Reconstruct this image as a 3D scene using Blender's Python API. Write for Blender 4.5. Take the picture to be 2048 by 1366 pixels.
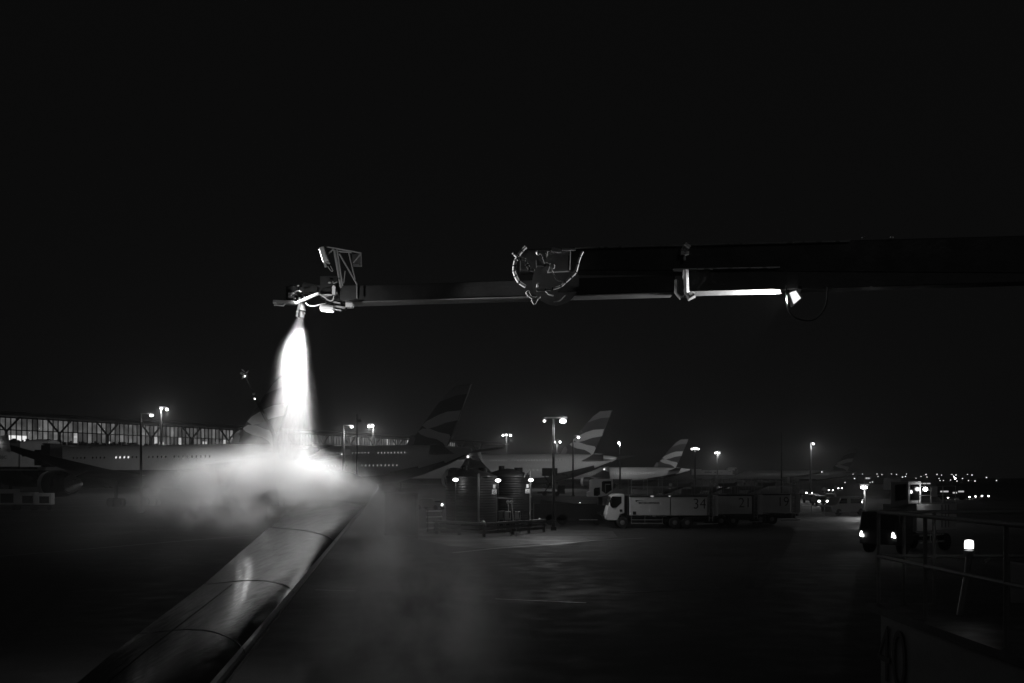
import bpy, bmesh, math, random
from mathutils import Vector, Matrix
random.seed(7)
R = math.radians
C = bpy.context.scene.collection
S = bpy.context.scene
for o in list(bpy.data.objects):
    bpy.data.objects.remove(o)

# ------------------------------------------------------------------ camera
F, HOR, CZ = 1991.0, 955.0, 4.2          # focal length (px of a 2048 frame), horizon row, eye height (m)
cd = bpy.data.cameras.new('camera')
cam = bpy.data.objects.new('camera', cd); C.objects.link(cam)
cam.location = (0, 0, CZ); cam.rotation_euler = (R(90), 0, 0)
cd.sensor_width = 36; cd.lens = 36 * F / 2048
cd.shift_y = (HOR - 683) / 2048
cd.clip_start = 0.1; cd.clip_end = 6000
S.camera = cam

# ------------------------------------------------------------------ night sky
w = bpy.data.worlds.new('World'); S.world = w; w.use_nodes = True
bg = w.node_tree.nodes['Background']
bg.inputs[0].default_value = (1, 1, 1, 1); bg.inputs[1].default_value = 0.0031

sl_ = bpy.data.lights.new('fill_sun', 'SUN'); sl_.energy = 0.02; sl_.angle = R(12)  # dim fill sun, added behind the camera to lift trucks and airliners
so_ = bpy.data.objects.new('fill_sun', sl_); C.objects.link(so_); so_.rotation_euler = (R(66), 0, R(22))

# ------------------------------------------------------------------ exposure, sampling
S.view_settings.view_transform = 'Standard'; S.view_settings.look = 'None'
S.view_settings.exposure = 0; S.view_settings.gamma = 1
S.cycles.volume_bounces = 1
S.cycles.max_bounces = 6
S.cycles.sample_clamp_indirect = 4
S.cycles.volume_step_rate = 1.0
S.cycles.volume_max_steps = 256
S.cycles.use_denoising = True; S.cycles.sample_clamp_direct = 0

# ------------------------------------------------------------------ helpers
def P(u, v, d):
    return Vector(((u - 1024) / F * d, d, CZ - (v - HOR) / F * d))
def G(u, v, z=0.0):
    return P(u, v, (CZ - z) * F / (v - HOR))
def wmat(o):
    m = o.matrix_basis.copy()
    if o.parent: m = wmat(o.parent) @ o.matrix_parent_inverse @ m
    return m

class MB:
    """collects shapes and links them as ONE mesh object"""
    def __init__(s): s.v = []; s.f = []; s.m = []; s.cur = 0
    def add(s, vs, fs):
        n = len(s.v); s.v += [tuple(p) for p in vs]
        s.f += [tuple(i + n for i in f) for f in fs]; s.m += [s.cur] * len(fs)
        return s
    def box(s, c, size, rz=0):
        c = Vector(c); x, y, z = [k / 2 for k in size]
        M = Matrix.Rotation(rz, 3, 'Z')
        vs = [c + M @ Vector((sx * x, sy * y, sz * z)) for sx in (-1, 1) for sy in (-1, 1) for sz in (-1, 1)]
        return s.add(vs, [(0,1,3,2),(4,6,7,5),(0,4,5,1),(2,3,7,6),(0,2,6,4),(1,5,7,3)])
    def beam(s, p, q, a, b, up=(0, 0, 1)):
        p, q = Vector(p), Vector(q); t = (q - p).normalized(); up = Vector(up)
        sd = t.cross(up)
        if sd.length < 1e-4: sd = t.cross(Vector((0, 1, 0)))
        sd.normalize(); u2 = sd.cross(t).normalized()
        vs = [e + sd * (i * a / 2) + u2 * (j * b / 2) for e in (p, q) for i, j in ((-1,-1),(1,-1),(1,1),(-1,1))]
        return s.add(vs, [(3,2,1,0),(4,5,6,7),(0,1,5,4),(1,2,6,5),(2,3,7,6),(3,0,4,7)])
    def tube(s, pts, r, n=8, smooth=0):
        pts = [Vector(p) for p in pts]
        if smooth and len(pts) > 2:
            out = []; q = [pts[0]] + pts + [pts[-1]]
            for i in range(1, len(q) - 2):
                for k in range(smooth):
                    t = k / smooth; a, b, c2, d = q[i-1], q[i], q[i+1], q[i+2]
                    out.append(0.5 * ((2*b) + (c2-a)*t + (2*a-5*b+4*c2-d)*t*t + (3*b-a-3*c2+d)*t**3))
            pts = out + [pts[-1]]
        rr = r if isinstance(r, (list, tuple)) else [r] * len(pts)
        if len(rr) != len(pts): rr = [rr[0] + (rr[-1]-rr[0]) * i / (len(pts)-1) for i in range(len(pts))]
        vs, fs = [], []; ref = None
        for i, p in enumerate(pts):
            t = (pts[min(i+1, len(pts)-1)] - pts[max(i-1, 0)]).normalized()
            if ref is None: ref = t.orthogonal().normalized()
            ref = (ref - t * ref.dot(t)).normalized(); b = t.cross(ref)
            vs += [p + (ref * math.cos(2*math.pi*k/n) + b * math.sin(2*math.pi*k/n)) * rr[i] for k in range(n)]
        for i in range(len(pts)-1):
            fs += [(i*n+k, i*n+(k+1)%n, (i+1)*n+(k+1)%n, (i+1)*n+k) for k in range(n)]
        fs += [tuple(range(n))[::-1], tuple(range((len(pts)-1)*n, len(pts)*n))]
        return s.add(vs, fs)
    def cyl(s, p, q, r, n=16): return s.tube([p, q], r, n)
    def loft(s, rings, cap=True, closed=True):
        n = len(rings[0]); vs = [p for r in rings for p in r]; fs = []
        for i in range(len(rings)-1):
            for k in range(n if closed else n-1):
                fs.append((i*n+k, i*n+(k+1)%n, (i+1)*n+(k+1)%n, (i+1)*n+k))
        if cap: fs += [tuple(range(n))[::-1], tuple(range((len(rings)-1)*n, len(rings)*n))]
        return s.add(vs, fs)
    def lathe(s, prof, n=32, c=(0,0,0), axis='z'):
        c = Vector(c); rings = []
        for r, z in prof:
            ring = []
            for k in range(n):
                a = 2*math.pi*k/n; x, y = r*math.cos(a), r*math.sin(a)
                ring.append(c + (Vector((x, y, z)) if axis == 'z' else Vector((z, x, y))))
            rings.append(ring)
        return s.loft(rings)
    def prism(s, poly, off):
        off = Vector(off); n = len(poly); a = [Vector(p) for p in poly]; b = [p + off for p in a]
        return s.add(a + b, [tuple(range(n))[::-1], tuple(range(n, 2*n))] + [(i, (i+1)%n, n+(i+1)%n, n+i) for i in range(n)])
    def sphere(s, c, r, n=10, m=6):
        rx = r if isinstance(r, (tuple, list)) else (r, r, r); c = Vector(c); rings = []
        for i in range(m+1):
            th = math.pi * (0.02 + 0.96*i/m)
            rings.append([c + Vector((rx[0]*math.sin(th)*math.cos(2*math.pi*k/n), rx[1]*math.sin(th)*math.sin(2*math.pi*k/n), -rx[2]*math.cos(th))) for k in range(n)])
        return s.loft(rings)
    def build(s, name, mats, parent=None, smooth=False, world=True, bevel=0):
        me = bpy.data.meshes.new(name); me.from_pydata(s.v, [], s.f)
        for m in (mats if isinstance(mats, (list, tuple)) else [mats]): me.materials.append(m)
        me.polygons.foreach_set('material_index', s.m)
        bmx = bmesh.new(); bmx.from_mesh(me); bmesh.ops.recalc_face_normals(bmx, faces=bmx.faces[:]); bmx.to_mesh(me); bmx.free()
        me.update()
        if smooth:
            me.polygons.foreach_set('use_smooth', [True] * len(me.polygons))
            try: me.set_sharp_from_angle(angle=R(40))
            except Exception: pass
        o = bpy.data.objects.new(name, me); C.objects.link(o)
        if parent:
            o.parent = parent
            if world: o.matrix_parent_inverse = wmat(parent).inverted()
        if bevel:
            b = o.modifiers.new('bevel', 'BEVEL'); b.width = bevel; b.segments = 2; b.limit_method = 'ANGLE'
        return o

def tag(o, label=None, cat=None, group=None, kind=None):
    if label: o['label'] = label
    if cat: o['category'] = cat
    if group: o['group'] = group
    if kind: o['kind'] = kind
    return o
def thing(name, label, cat, loc=(0, 0, 0), rz=0, group=None):
    o = bpy.data.objects.new(name, None); C.objects.link(o)
    o.location = loc; o.rotation_euler = (0, 0, rz); o.empty_display_size = 0.2
    return tag(o, label, cat, group)
def dup(root, loc=None, rz=None, label=None, parent=None):
    c = root.copy(); C.objects.link(c)
    if parent: c.parent = parent
    if loc is not None: c.location = loc
    if rz is not None: c.rotation_euler = (0, 0, rz)
    if label: c['label'] = label
    for ch in list(root.children): dup(ch, parent=c)
    return c

# ------------------------------------------------------------------ materials (a grey world: the photograph is monochrome)
class NT:
    def __init__(s, name):
        s.m = bpy.data.materials.new(name); s.m.use_nodes = True; s.t = s.m.node_tree; s.t.nodes.clear()
        s.out = s.n('ShaderNodeOutputMaterial')
    def n(s, typ, **kw):
        x = s.t.nodes.new(typ)
        for k, v in kw.items(): setattr(x, k, v)
        return x
    def l(s, a, b): s.t.links.new(a, b)
    def put(s, sock, v):
        if isinstance(v, (int, float)): sock.default_value = v
        elif isinstance(v, (tuple, list)): sock.default_value = v
        else: s.l(v, sock)
    def math(s, op, a, b=0.0, c=None, clamp=False):
        x = s.n('ShaderNodeMath', operation=op); x.use_clamp = clamp
        s.put(x.inputs[0], a); s.put(x.inputs[1], b)
        if c is not None: s.put(x.inputs[2], c)
        return x.outputs[0]
    def noise(s, vec, scale, detail=3, rough=0.55):
        x = s.n('ShaderNodeTexNoise'); s.l(vec, x.inputs['Vector'])
        x.inputs['Scale'].default_value = scale; x.inputs['Detail'].default_value = detail; x.inputs['Roughness'].default_value = rough
        return x.outputs[0]
    def mapr(s, v, a, b, c, d, smooth=False):
        x = s.n('ShaderNodeMapRange'); x.interpolation_type = 'SMOOTHSTEP' if smooth else 'LINEAR'
        s.put(x.inputs[0], v)
        for i, k in enumerate((a, b, c, d)): x.inputs[i+1].default_value = k
        return x.outputs[0]
    def curve(s, v, pts):
        x = s.n('ShaderNodeFloatCurve'); cu = x.mapping.curves[0]
        cu.points[0].location = pts[0]; cu.points[1].location = pts[-1]
        for p in pts[1:-1]: cu.points.new(*p)
        x.mapping.update(); s.put(x.inputs['Value'], v)
        return x.outputs[0]
    def obj(s): return s.n('ShaderNodeTexCoord').outputs['Object']
    def grey(s, v):
        x = s.n('ShaderNodeCombineColor'); 
        for i in range(3): s.l(v, x.inputs[i])
        return x.outputs[0]

def paint(name, col, rough=0.5, metal=0.0, var=0.2, scale=1.5, bump=0.0, coat=0.0, rvar=0.12):
    k = NT(name); co = k.obj()
    b = k.n('ShaderNodeBsdfPrincipled')
    nz = k.noise(co, scale, 5); nf = k.noise(co, scale * 9, 3)
    mix = k.math('ADD', k.math('MULTIPLY', nz, 0.7), k.math('MULTIPLY', nf, 0.3))
    k.l(k.grey(k.mapr(mix, 0.3, 0.7, col * (1 - var), col * (1 + var))), b.inputs['Base Color'])
    k.l(k.mapr(nz, 0.3, 0.7, max(0.04, rough - rvar), min(1, rough + rvar)), b.inputs['Roughness'])
    b.inputs['Metallic'].default_value = metal; b.inputs['Coat Weight'].default_value = coat
    if bump:
        bp = k.n('ShaderNodeBump'); bp.inputs['Strength'].default_value = bump; bp.inputs['Distance'].default_value = 0.02
        k.l(nf, bp.inputs['Height']); k.l(bp.outputs[0], b.inputs['Normal'])
    k.l(b.outputs[0], k.out.inputs[0])
    return k.m
def glow(name, strength):
    k = NT(name); e = k.n('ShaderNodeEmission'); e.inputs[0].default_value = (1, 1, 1, 1); e.inputs[1].default_value = strength
    k.l(e.outputs[0], k.out.inputs[0]); k.m.cycles.emission_sampling = 'NONE'; return k.m

M = dict(
    white=paint('white_paint', 0.62, 0.4, var=0.1, scale=0.6),
    airwhite=paint('aircraft_white', 0.62, 0.38, var=0.07, scale=0.25, coat=0.15),
    airdark=paint('aircraft_dark_paint', 0.035, 0.35, var=0.15, scale=0.25),
    fin=paint('fin_dark_paint', 0.07, 0.4, var=0.1, scale=0.3),
    finlight=paint('fin_light_paint', 0.6, 0.4, var=0.08, scale=0.3),
    fingrey=paint('fin_grey_paint', 0.22, 0.4, var=0.08, scale=0.3),
    metal=paint('worn_steel', 0.32, 0.38, 0.7, var=0.25, scale=6),
    alu=paint('bright_aluminium', 0.6, 0.32, 0.5, var=0.2, scale=8),
    black=paint('black_plastic', 0.022, 0.42, var=0.3, scale=3, bump=0.15),
    tank=paint('tank_black', 0.014, 0.5, var=0.3, scale=1.2, bump=0.1),
    rubber=paint('tyre_rubber', 0.02, 0.8, var=0.2, scale=5),
    darkpaint=paint('dark_chassis_paint', 0.03, 0.5, var=0.3, scale=3),
    boom=paint('boom_paint', 0.3, 0.42, var=0.2, scale=2.5, bump=0.1),
    boomdark=paint('boom_dark_paint', 0.035, 0.45, var=0.3, scale=2.5, bump=0.1),
    hose=paint('hose_cover', 0.5, 0.5, var=0.25, scale=20),
    galv=paint('galvanised_steel', 0.35, 0.45, 0.4, var=0.25, scale=4),
    wood=paint('weathered_timber', 0.16, 0.7, var=0.35, scale=3, bump=0.3),
    grey=paint('mid_grey_paint', 0.2, 0.5, var=0.2, scale=2),
    cont=paint('container_paint', 0.05, 0.55, var=0.3, scale=1.3, bump=0.2),
    glass=paint('dark_glass', 0.012, 0.08, var=0.2, scale=1),
    ink=paint('dark_lettering', 0.03, 0.5, var=0.1, scale=3),
    sign=paint('sign_white', 0.7, 0.5, var=0.05, scale=3),
    truckwhite=paint('truck_panel', 0.68, 0.45, var=0.14, scale=0.9, bump=0.05),
    roof=paint('terminal_roof', 0.12, 0.6, var=0.2, scale=0.05),
    lamp=glow('lamp_lens', 14.0), lampsoft=glow('lamp_small', 9.0), far=glow('far_lamp', 1.6),
    fardim=glow('far_lamp_dim', 0.5),
    win=glow('cabin_light', 0.22), winb=glow('cabin_light_bright', 1.0), lit=glow('lit_interior', 0.5),
    beacon=glow('beacon_glow', 4.0),
)

def light(name, kind, loc, power, parent=None, target=None, size=0.1, angle=70, blend=0.4):
    l = bpy.data.lights.new(name, kind); l.energy = power; l.shadow_soft_size = size
    if kind == 'SPOT': l.spot_size = R(angle); l.spot_blend = blend
    o = bpy.data.objects.new(name, l); C.objects.link(o); o.location = loc
    if target is not None: o.rotation_euler = (Vector(target) - Vector(loc)).to_track_quat('-Z', 'Y').to_euler()
    if parent:
        o.parent = parent; o.matrix_parent_inverse = wmat(parent).inverted()
    return o

def text_mesh(name, txt, size, mat, mtx, parent=None, world=True, sx=1.0, depth=0.004, offset=0.0):
    cu = bpy.data.curves.new(name, 'FONT'); cu.body = txt; cu.size = size; cu.extrude = depth; cu.offset = offset
    cu.align_x = 'CENTER'; cu.align_y = 'CENTER'
    t = bpy.data.objects.new(name + '_tmp', cu); C.objects.link(t)
    me = bpy.data.meshes.new_from_object(t.evaluated_get(bpy.context.evaluated_depsgraph_get()))
    bpy.data.objects.remove(t); bpy.data.curves.remove(cu)
    me.transform(mtx @ Matrix.Diagonal((sx, 1, 1, 1))); me.name = name
    me.materials.clear(); me.materials.append(mat)
    o = bpy.data.objects.new(name, me); C.objects.link(o)
    if parent:
        o.parent = parent
        if world: o.matrix_parent_inverse = wmat(parent).inverted()
    return o
FRONT = Matrix.Rotation(R(90), 4, 'X')          # text plane facing -Y

# ================================================================== SETTING
# wet tarmac
k = NT('wet_tarmac'); co = k.obj(); b = k.n('ShaderNodeBsdfPrincipled')
n1 = k.noise(co, 0.06, 6); n2 = k.noise(co, 0.9, 4); n3 = k.noise(co, 14, 3)
mx = k.math('ADD', k.math('MULTIPLY', n1, 0.35), k.math('ADD', k.math('MULTIPLY', n2, 0.25), k.math('MULTIPLY', n3, 0.4)))
k.l(k.grey(k.mapr(mx, 0.32, 0.68, 0.02, 0.05)), b.inputs['Base Color'])
wet = k.mapr(k.math('ADD', k.math('MULTIPLY', n1, 0.6), k.math('MULTIPLY', n2, 0.4)), 0.36, 0.6, 0.58, 0.85, True)
k.l(wet, b.inputs['Roughness']); b.inputs['Specular IOR Level'].default_value = 0.3
bp = k.n('ShaderNodeBump'); bp.inputs['Strength'].default_value = 0.3; bp.inputs['Distance'].default_value = 0.01
k.l(n3, bp.inputs['Height']); k.l(bp.outputs[0], b.inputs['Normal'])
k.l(b.outputs[0], k.out.inputs[0]); M['tarmac'] = k.m
g = MB(); g.add([(-3000, -60, 0), (3000, -60, 0), (3000, 4500, 0), (-3000, 4500, 0)], [(0, 1, 2, 3)])
tag(g.build('ground', M['tarmac']), kind='structure')

def sheet(name, pts, z, mat, label=None):
    m = MB(); m.add([Vector((p.x, p.y, z)) for p in pts], [tuple(range(len(pts)))])
    return tag(m.build(name, mat), kind='structure')
M['concrete'] = paint('damp_concrete', 0.05, 0.55, var=0.4, scale=0.35, bump=0.3, rvar=0.2)
sheet('concrete_apron', [G(*q) for q in ((836, 1078), (900, 1092), (985, 1098), (1120, 1090), (1235, 1074), (1225, 1062), (1090, 1058), (990, 1052), (835, 1056))], 0.004, M['concrete'])
M['mark'] = paint('worn_marking_paint', 0.34, 0.5, var=0.5, scale=0.8)
def marking(pts, wpx):
    m = MB(); q = [G(*p) for p in pts]
    for a, b2 in zip(q, q[1:]):
        n_ = (b2 - a).normalized(); s_ = Vector((-n_.y, n_.x, 0)) * wpx
        m.add([Vector((p.x, p.y, 0.008)) for p in (a - s_, b2 - s_, b2 + s_, a + s_)], [(0, 1, 2, 3)])
    return tag(m.build('painted_line', M['mark']), kind='structure')
marking([(905, 1106), (1000, 1096), (1100, 1089), (1190, 1081), (1290, 1076)], 0.12)
marking([(630, 1180), (712, 1182)], 0.05)
marking([(322, 1018), (342, 1008)], 0.09)
marking([(990, 1198), (1172, 1206)], 0.05)
marking([(1240, 1186), (1440, 1176)], 0.04)
marking([(-200, 1130), (330, 1085), (560, 1066)], 0.06)

# ================================================================== TERMINAL
TA, TD = Vector((-215, 418, 0)), Vector((200, 349, 0)).normalized()
trz = math.atan2(TD.y, TD.x)
term = thing('terminal_building', 'long glazed airport terminal lit from inside behind the parked airliners', 'terminal', TA - TD * 30, trz)
k = NT('terminal_glazing'); co = k.obj(); sp = k.n('ShaderNodeSeparateXYZ'); k.l(co, sp.inputs[0])
px = k.math('FLOOR', k.math('DIVIDE', sp.outputs[0], 2.5)); pz = k.math('FLOOR', k.math('DIVIDE', k.math('SUBTRACT', sp.outputs[2], 19.0), 5.4))
cb = k.n('ShaderNodeCombineXYZ'); k.l(px, cb.inputs[0]); k.l(pz, cb.inputs[1])
wn = k.n('ShaderNodeTexWhiteNoise'); k.l(cb.outputs[0], wn.inputs['Vector'])
st = k.mapr(wn.outputs[0], 0.0, 1.0, 0.03, 0.13)
st = k.math('ADD', st, k.mapr(wn.outputs[0], 0.88, 1.0, 0.0, 0.3))
st = k.math('MULTIPLY', st, k.mapr(k.noise(co, 0.16, 3), 0.3, 0.7, 0.6, 2.0))
e = k.n('ShaderNodeEmission'); k.l(st, e.inputs[1]); e.inputs[0].default_value = (1, 1, 1, 1)
k.l(e.outputs[0], k.out.inputs[0]); M['glazing'] = k.m; k.m.cycles.emission_sampling = 'NONE'
T = lambda x, y, z: Vector((x, y, z))
m = MB(); m.box((216, 20, 9.4), (432, 36, 18.8)); m.build('lower_wall', M['roof'], term, world=False)
m = MB(); m.prism([(-8, -9, 29.9), (-8, -9, 31.0), (-8, 14, 33.0), (-8, 60, 36.5), (-8, 60, 29.9)], (450, 0, 0)); m.build('roof', M['roof'], term, world=False)
for i in range(17):
    x0 = i * 25 + 5.0; lastbays = i >= 15
    if not lastbays:
        m = MB(); m.add([T(x0, 0.6, 19), T(x0 + 25, 0.6, 19), T(x0 + 25, 0.6, 29.8), T(x0, 0.6, 29.8)], [(0, 1, 2, 3)])
        wdw = m.build('window', M['glazing'], term, world=False)
        m = MB()
        for j in range(10): m.box((x0 + j * 2.5, 0.2, 24.4), (0.3, 0.5, 10.8))
        m.box((x0 + 12.5, 0.15, 24.4), (25, 0.3, 0.4)); m.box((x0 + 12.5, 0.12, 29.6), (25, 0.4, 0.5))
        m.build('frame', M['black'], wdw, world=False)
        if i in (1, 2, 3, 4, 5, 6, 7, 10, 11, 13):
            m = MB(); q = random.uniform(4, 18); ww, hh, zz = random.uniform(0.8, 3.0), random.uniform(1.0, 2.2), random.uniform(20, 25)
            if i == 1: q, ww, hh, zz = 8.5, 8.5, 2.4, 20.9
            m.box((x0 + q, 0.4, zz), (ww, 0.1, hh)); m.build('lit_panel', M['lit'] if i != 1 else M['winb'], term, world=False)
    m = MB(); xc = x0 + 0.9
    m.tube([(xc, -3, 0), (xc, -3, 24.0)], 0.55, 8)
    m.tube([(xc, -3, 23.5), (xc - 6.5, -3, 30.2)], 0.45, 8); m.tube([(xc, -3, 23.5), (xc + 6.5, -3, 30.2)], 0.45, 8)
    m.build('roof_strut', M['roof'] if not lastbays else M['galv'], term, world=False)
m = MB(); x = 0
while x < 400:
    h = random.uniform(0.7, 2.2); ww = random.uniform(0.6, 1.8)
    m.box((x, -0.7, 18.8 + h / 2), (ww, 0.5, h)); x += ww * random.uniform(0.6, 1.2)
m.build('terrace_planting', M['black'], term, world=False)

# low pier building under the tail of the double-deck airliner
pier = thing('pier_building', 'low pier building with bright windows under the dark airliner tail', 'building', P(862, 970, 400).xy.to_3d(), R(35))
m = MB(); m.box((0, 5, 3.2), (34, 9, 6.4)); m.build('wall', M['roof'], pier, world=False)
for j in range(7):
    m = MB(); m.box((-13 + j * 3.6, 0.42, 3.4 + 0.25 * (j % 2)), (2.6, 0.1, 2.2)); m.build('window', M['lit'] if j < 5 else M['win'], pier, world=False)

# ================================================================== AIRLINERS
FINC = [(1320, 545), (1360, 505), (1440, 405), (1545, 280), (1650, 188), (1748, 182), (1700, 300), (1592, 545)]
RIB = {
 'fingrey': [[(1552, 276), (1600, 225), (1655, 189), (1746, 184), (1727, 238), (1660, 242), (1605, 258)],
             [(1326, 532), (1368, 462), (1392, 485), (1380, 520)]],
 'finlight': [[(1436, 412), (1462, 388), (1540, 352), (1600, 334), (1686, 330), (1666, 386), (1590, 398), (1530, 418), (1470, 432)],
              [(1408, 446), (1440, 428), (1490, 432), (1545, 452), (1612, 466), (1620, 480), (1592, 543), (1572, 515), (1530, 492), (1470, 480), (1425, 462)]],
}
def airliner(label, L, rw, rh, zc, finH, span, tail_px, d_tail, yaw, rows, paintline, eng, group='airliners parked along the terminal', wing_x=0.44, lit=(), wmat_='win', wsz=1.0, tp=1.0):
    # local frame: x=0 nose, x=L tail, near side is -y
    fx = L - 0.20 * L
    root = thing('airliner', label, 'airliner', (0, 0, 0), -yaw, group)
    ca, sa = math.cos(-yaw), math.sin(-yaw)
    tx, ty = (tail_px - 1024) / F * d_tail, d_tail
    root.location = (tx - ca * (L - 6), ty - sa * (L - 6), 0)
    st = [(0, .02, -.25), (.012, .3, -.2), (.035, .58, -.12), (.07, .82, -.05), (.11, .96, 0), (.15, 1, 0), (.4, 1, 0), (.66, 1, 0), (.75, .93, .06), (.84, .72, .24), (.92, .46, .44), (.98, .2, .62), (1, .07, .68)]
    N = 40; rings = []
    for s_, rf, zo in st:
        rings.append([Vector((s_ * L, rw * rf * math.cos(2*math.pi*q/N), zc + rh * zo + rh * rf * math.sin(2*math.pi*q/N))) for q in range(N)])
    full = MB().loft(rings)
    up, dn = MB(), MB(); up.v = dn.v = full.v
    for f in full.f:
        zz = sum(full.v[i][2] for i in f) / len(f); xx = sum(full.v[i][0] for i in f) / len(f)
        tgt = dn if zz < paintline + max(0, (xx / L - .70)) * rh * 3.2 else up
        tgt.f.append(f); tgt.m.append(0)
    up.build('fuselage', M['airwhite'], root, True, world=False)
    dn.build('belly', M['airdark'], root, True, world=False)
    # fin with waving ribbons
    sc = finH / 363.0; x0 = L - 0.225 * L; zb = zc + rh * 0.80
    fm = lambda p, y: Vector((x0 + (p[0] - 1320) * sc * 1.06, y, zb + (545 - p[1]) * sc))
    m = MB(); m.prism([fm(p, -0.22) for p in FINC], (0, 0.44, 0)); fin = m.build('fin', M['fin'], root, world=False)
    for key, polys in RIB.items():
        for poly in polys:
            m = MB()
            m.prism([fm(p, -0.235) for p in poly], (0, 0.01, 0)); m.prism([fm(p, 0.225) for p in poly], (0, 0.01, 0))
            m.build('flag_ribbon', M[key], fin, world=False)
    def surf(xr, cr, xt, ct, y0, yt, z0, zt, th):
        m = MB(); rr = []
        for t in (0, .35, .75, 1):
            x, c_, y, z = xr+(xt-xr)*t, cr+(ct-cr)*t, y0+(yt-y0)*t, z0+(zt-z0)*t**1.3
            h = c_ * th
            rr.append([Vector((x + c_*a, y, z + h*b_)) for a, b_ in ((0,0),(.06,.35),(.3,.55),(.65,.32),(1,0),(.65,-.18),(.3,-.4),(.06,-.3))])
        return m.loft(rr)
    sw = span * 0.30; cr = span * 0.17
    for sgn in (-1, 1):
        wg = surf(wing_x * L - cr * .5, cr, wing_x * L - cr * .5 + sw, cr * .22, sgn * rw * .7, sgn * span / 2, zc - rh * .42, zc - rh * .42 + span * .055, .12).build('wing', M['fingrey'], root, True, world=False)
        tip = Vector((wing_x * L - cr * .5 + sw, sgn * span / 2, zc - rh * .42 + span * .055))
        m = MB(); m.prism([tip + Vector((cr*.02, 0, .9)), tip + Vector((cr*.2, 0, 1.1)), tip + Vector((cr*.24, 0, -.9)), tip + Vector((cr*.1, 0, -.6))], (0, .12, 0)); m.build('wing_fence', M['airwhite'], wg, world=False)
        m = MB(); m.sphere(tip + Vector((.4, sgn * .3, 0.1)), .3); m.build('tip_light', M['far'], wg, world=False)
        surf(L * .865, cr * .48, L * .865 + span * .1, cr * .2, sgn * rw * .3, sgn * span * .16 * tp, zc + rh * .5, zc + rh * .5 + span*.02, .09).build('tailplane', M['fingrey'], root, True, world=False)
        for fr in eng:
            ex = wing_x * L - cr * .5 + sw * fr - 3.6; ey = sgn * (rw * .7 + (span / 2 - rw * .7) * fr); ez = zc - rh * .42 + span * .055 * fr**1.3 - 2.0
            er = 1.75
            m = MB(); m.lathe([(er*.86, .35), (er*.93, 0), (er, .35), (er*1.06, 1.4), (er, 3.2), (er*.8, 4.6), (er*.74, 4.6)], 24, (ex, ey, ez), 'x'); en = m.build('engine', M['airdark'], root, True, world=False)
            m = MB(); m.lathe([(er*.86, .3), (er*.95, -.12), (er*1.015, .35), (er*1.03, .9), (er*1.0, .95)], 24, (ex, ey, ez), 'x'); m.build('inlet_rim', M['white'], en, True, world=False)
            m = MB(); m.lathe([(er*.72, 4.4), (er*.5, 5.6), (er*.12, 6.6)], 20, (ex, ey, ez), 'x'); m.build('exhaust_cone', M['alu'], en, True, world=False)
            m = MB(); m.prism([(ex + 1.2, ey - .2, ez + er*.9), (ex + 5.5, ey - .2, ez + 2.0), (ex + 8.5, ey - .2, ez + 2.0), (ex + 4.8, ey - .2, ez + er*.5)], (0, .4, 0)); m.build('pylon', M['airwhite'], en, world=False)
    # nose gear and main gear
    for (gx, gy, n_) in ((.09*L, 0, 2), (.5*L, -3.2, 4), (.5*L, 3.2, 4)):
        m = MB(); m.tube([(gx, gy, zc - rh*.7), (gx, gy, .7)], .22)
        for q in range(n_): m.cyl((gx - .8 + 1.6*(q//2), gy - .5 + (q % 2)*.65, .65), (gx - .8 + 1.6*(q//2), gy - .15 + (q % 2)*.65, .65), .64)
        m.build('landing_gear', M['rubber'], root, world=False)
    proto = None
    for r_, (zw, xs) in enumerate(rows):
        yo = -rw * math.sqrt(max(0.05, 1 - ((zw - zc) / rh) ** 2))
        for x in xs:
            if proto is None:
                m = MB(); m.sphere((0, 0, 0), (.14 * wsz, .06, .2 * wsz), 10, 6); proto = m.build('cabin_window', M[wmat_], root, world=False); o = proto
            else:
                o = proto.copy(); C.objects.link(o); o.parent = root
            o.location = (x * L, yo, zw)
            if (r_, round(x, 3)) in lit: 
                o.data = o.data.copy(); o.data.materials[0] = M['winb']
    return root
seq = lambda a, b, n, gaps=(): [round(a + (b - a) * i / (n - 1), 3) for i in range(n) if i not in gaps]
PA = airliner('white airliner at the left whose fin vanishes behind the white spray jet', 68, 3.1, 3.1, 5.75, 9.6, 62, 566, 132, R(28),
         [(7.05, seq(.36, .76, 34, (4, 9, 10, 17, 18, 24)))], 5.35, (.36,), wing_x=.50, wmat_='glass', tp=.45, lit=[(0, x) for x in seq(.36, .76, 34)[11:15]])
PB = airliner('double-deck airliner right of the spray with an almost black fin', 72, 3.6, 4.2, 6.9, 12.9, 79, 893, 205, R(28),
         [(9.4, seq(.3, .8, 44, (8, 16, 17, 25, 26, 33, 34))), (6.75, seq(.38, .78, 30, (8, 9, 17, 18, 19)))], 4.6, (.3, .6))
PC = airliner('double-deck airliner behind the tanks with brightly lit ribbons on its tall fin', 72, 3.6, 4.2, 6.4, 12.0, 79, 1190, 262, R(25),
         [(8.85, seq(.36, .8, 40, (12, 13, 20, 21))), (6.2, seq(.38, .74, 24, (7, 8, 14)))], 4.2, (.3, .6), wsz=.75)
PD = airliner('mid-distance white airliner behind the numbered trucks, fin ribbons lit', 64, 3.1, 3.1, 5.0, 11.0, 60, 1349, 372, R(26),
         [(5.8, seq(.3, .8, 34, (10, 11, 22)))], 3.4, (.36,))
PE = airliner('farthest airliner seen side-on at the right of the apron', 70, 3.1, 3.1, 5.2, 13.0, 60, 1692, 585, R(6),
         [(6.1, seq(.2, .76, 30, (9, 10, 20)))], 3.2, (.36,))

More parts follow.
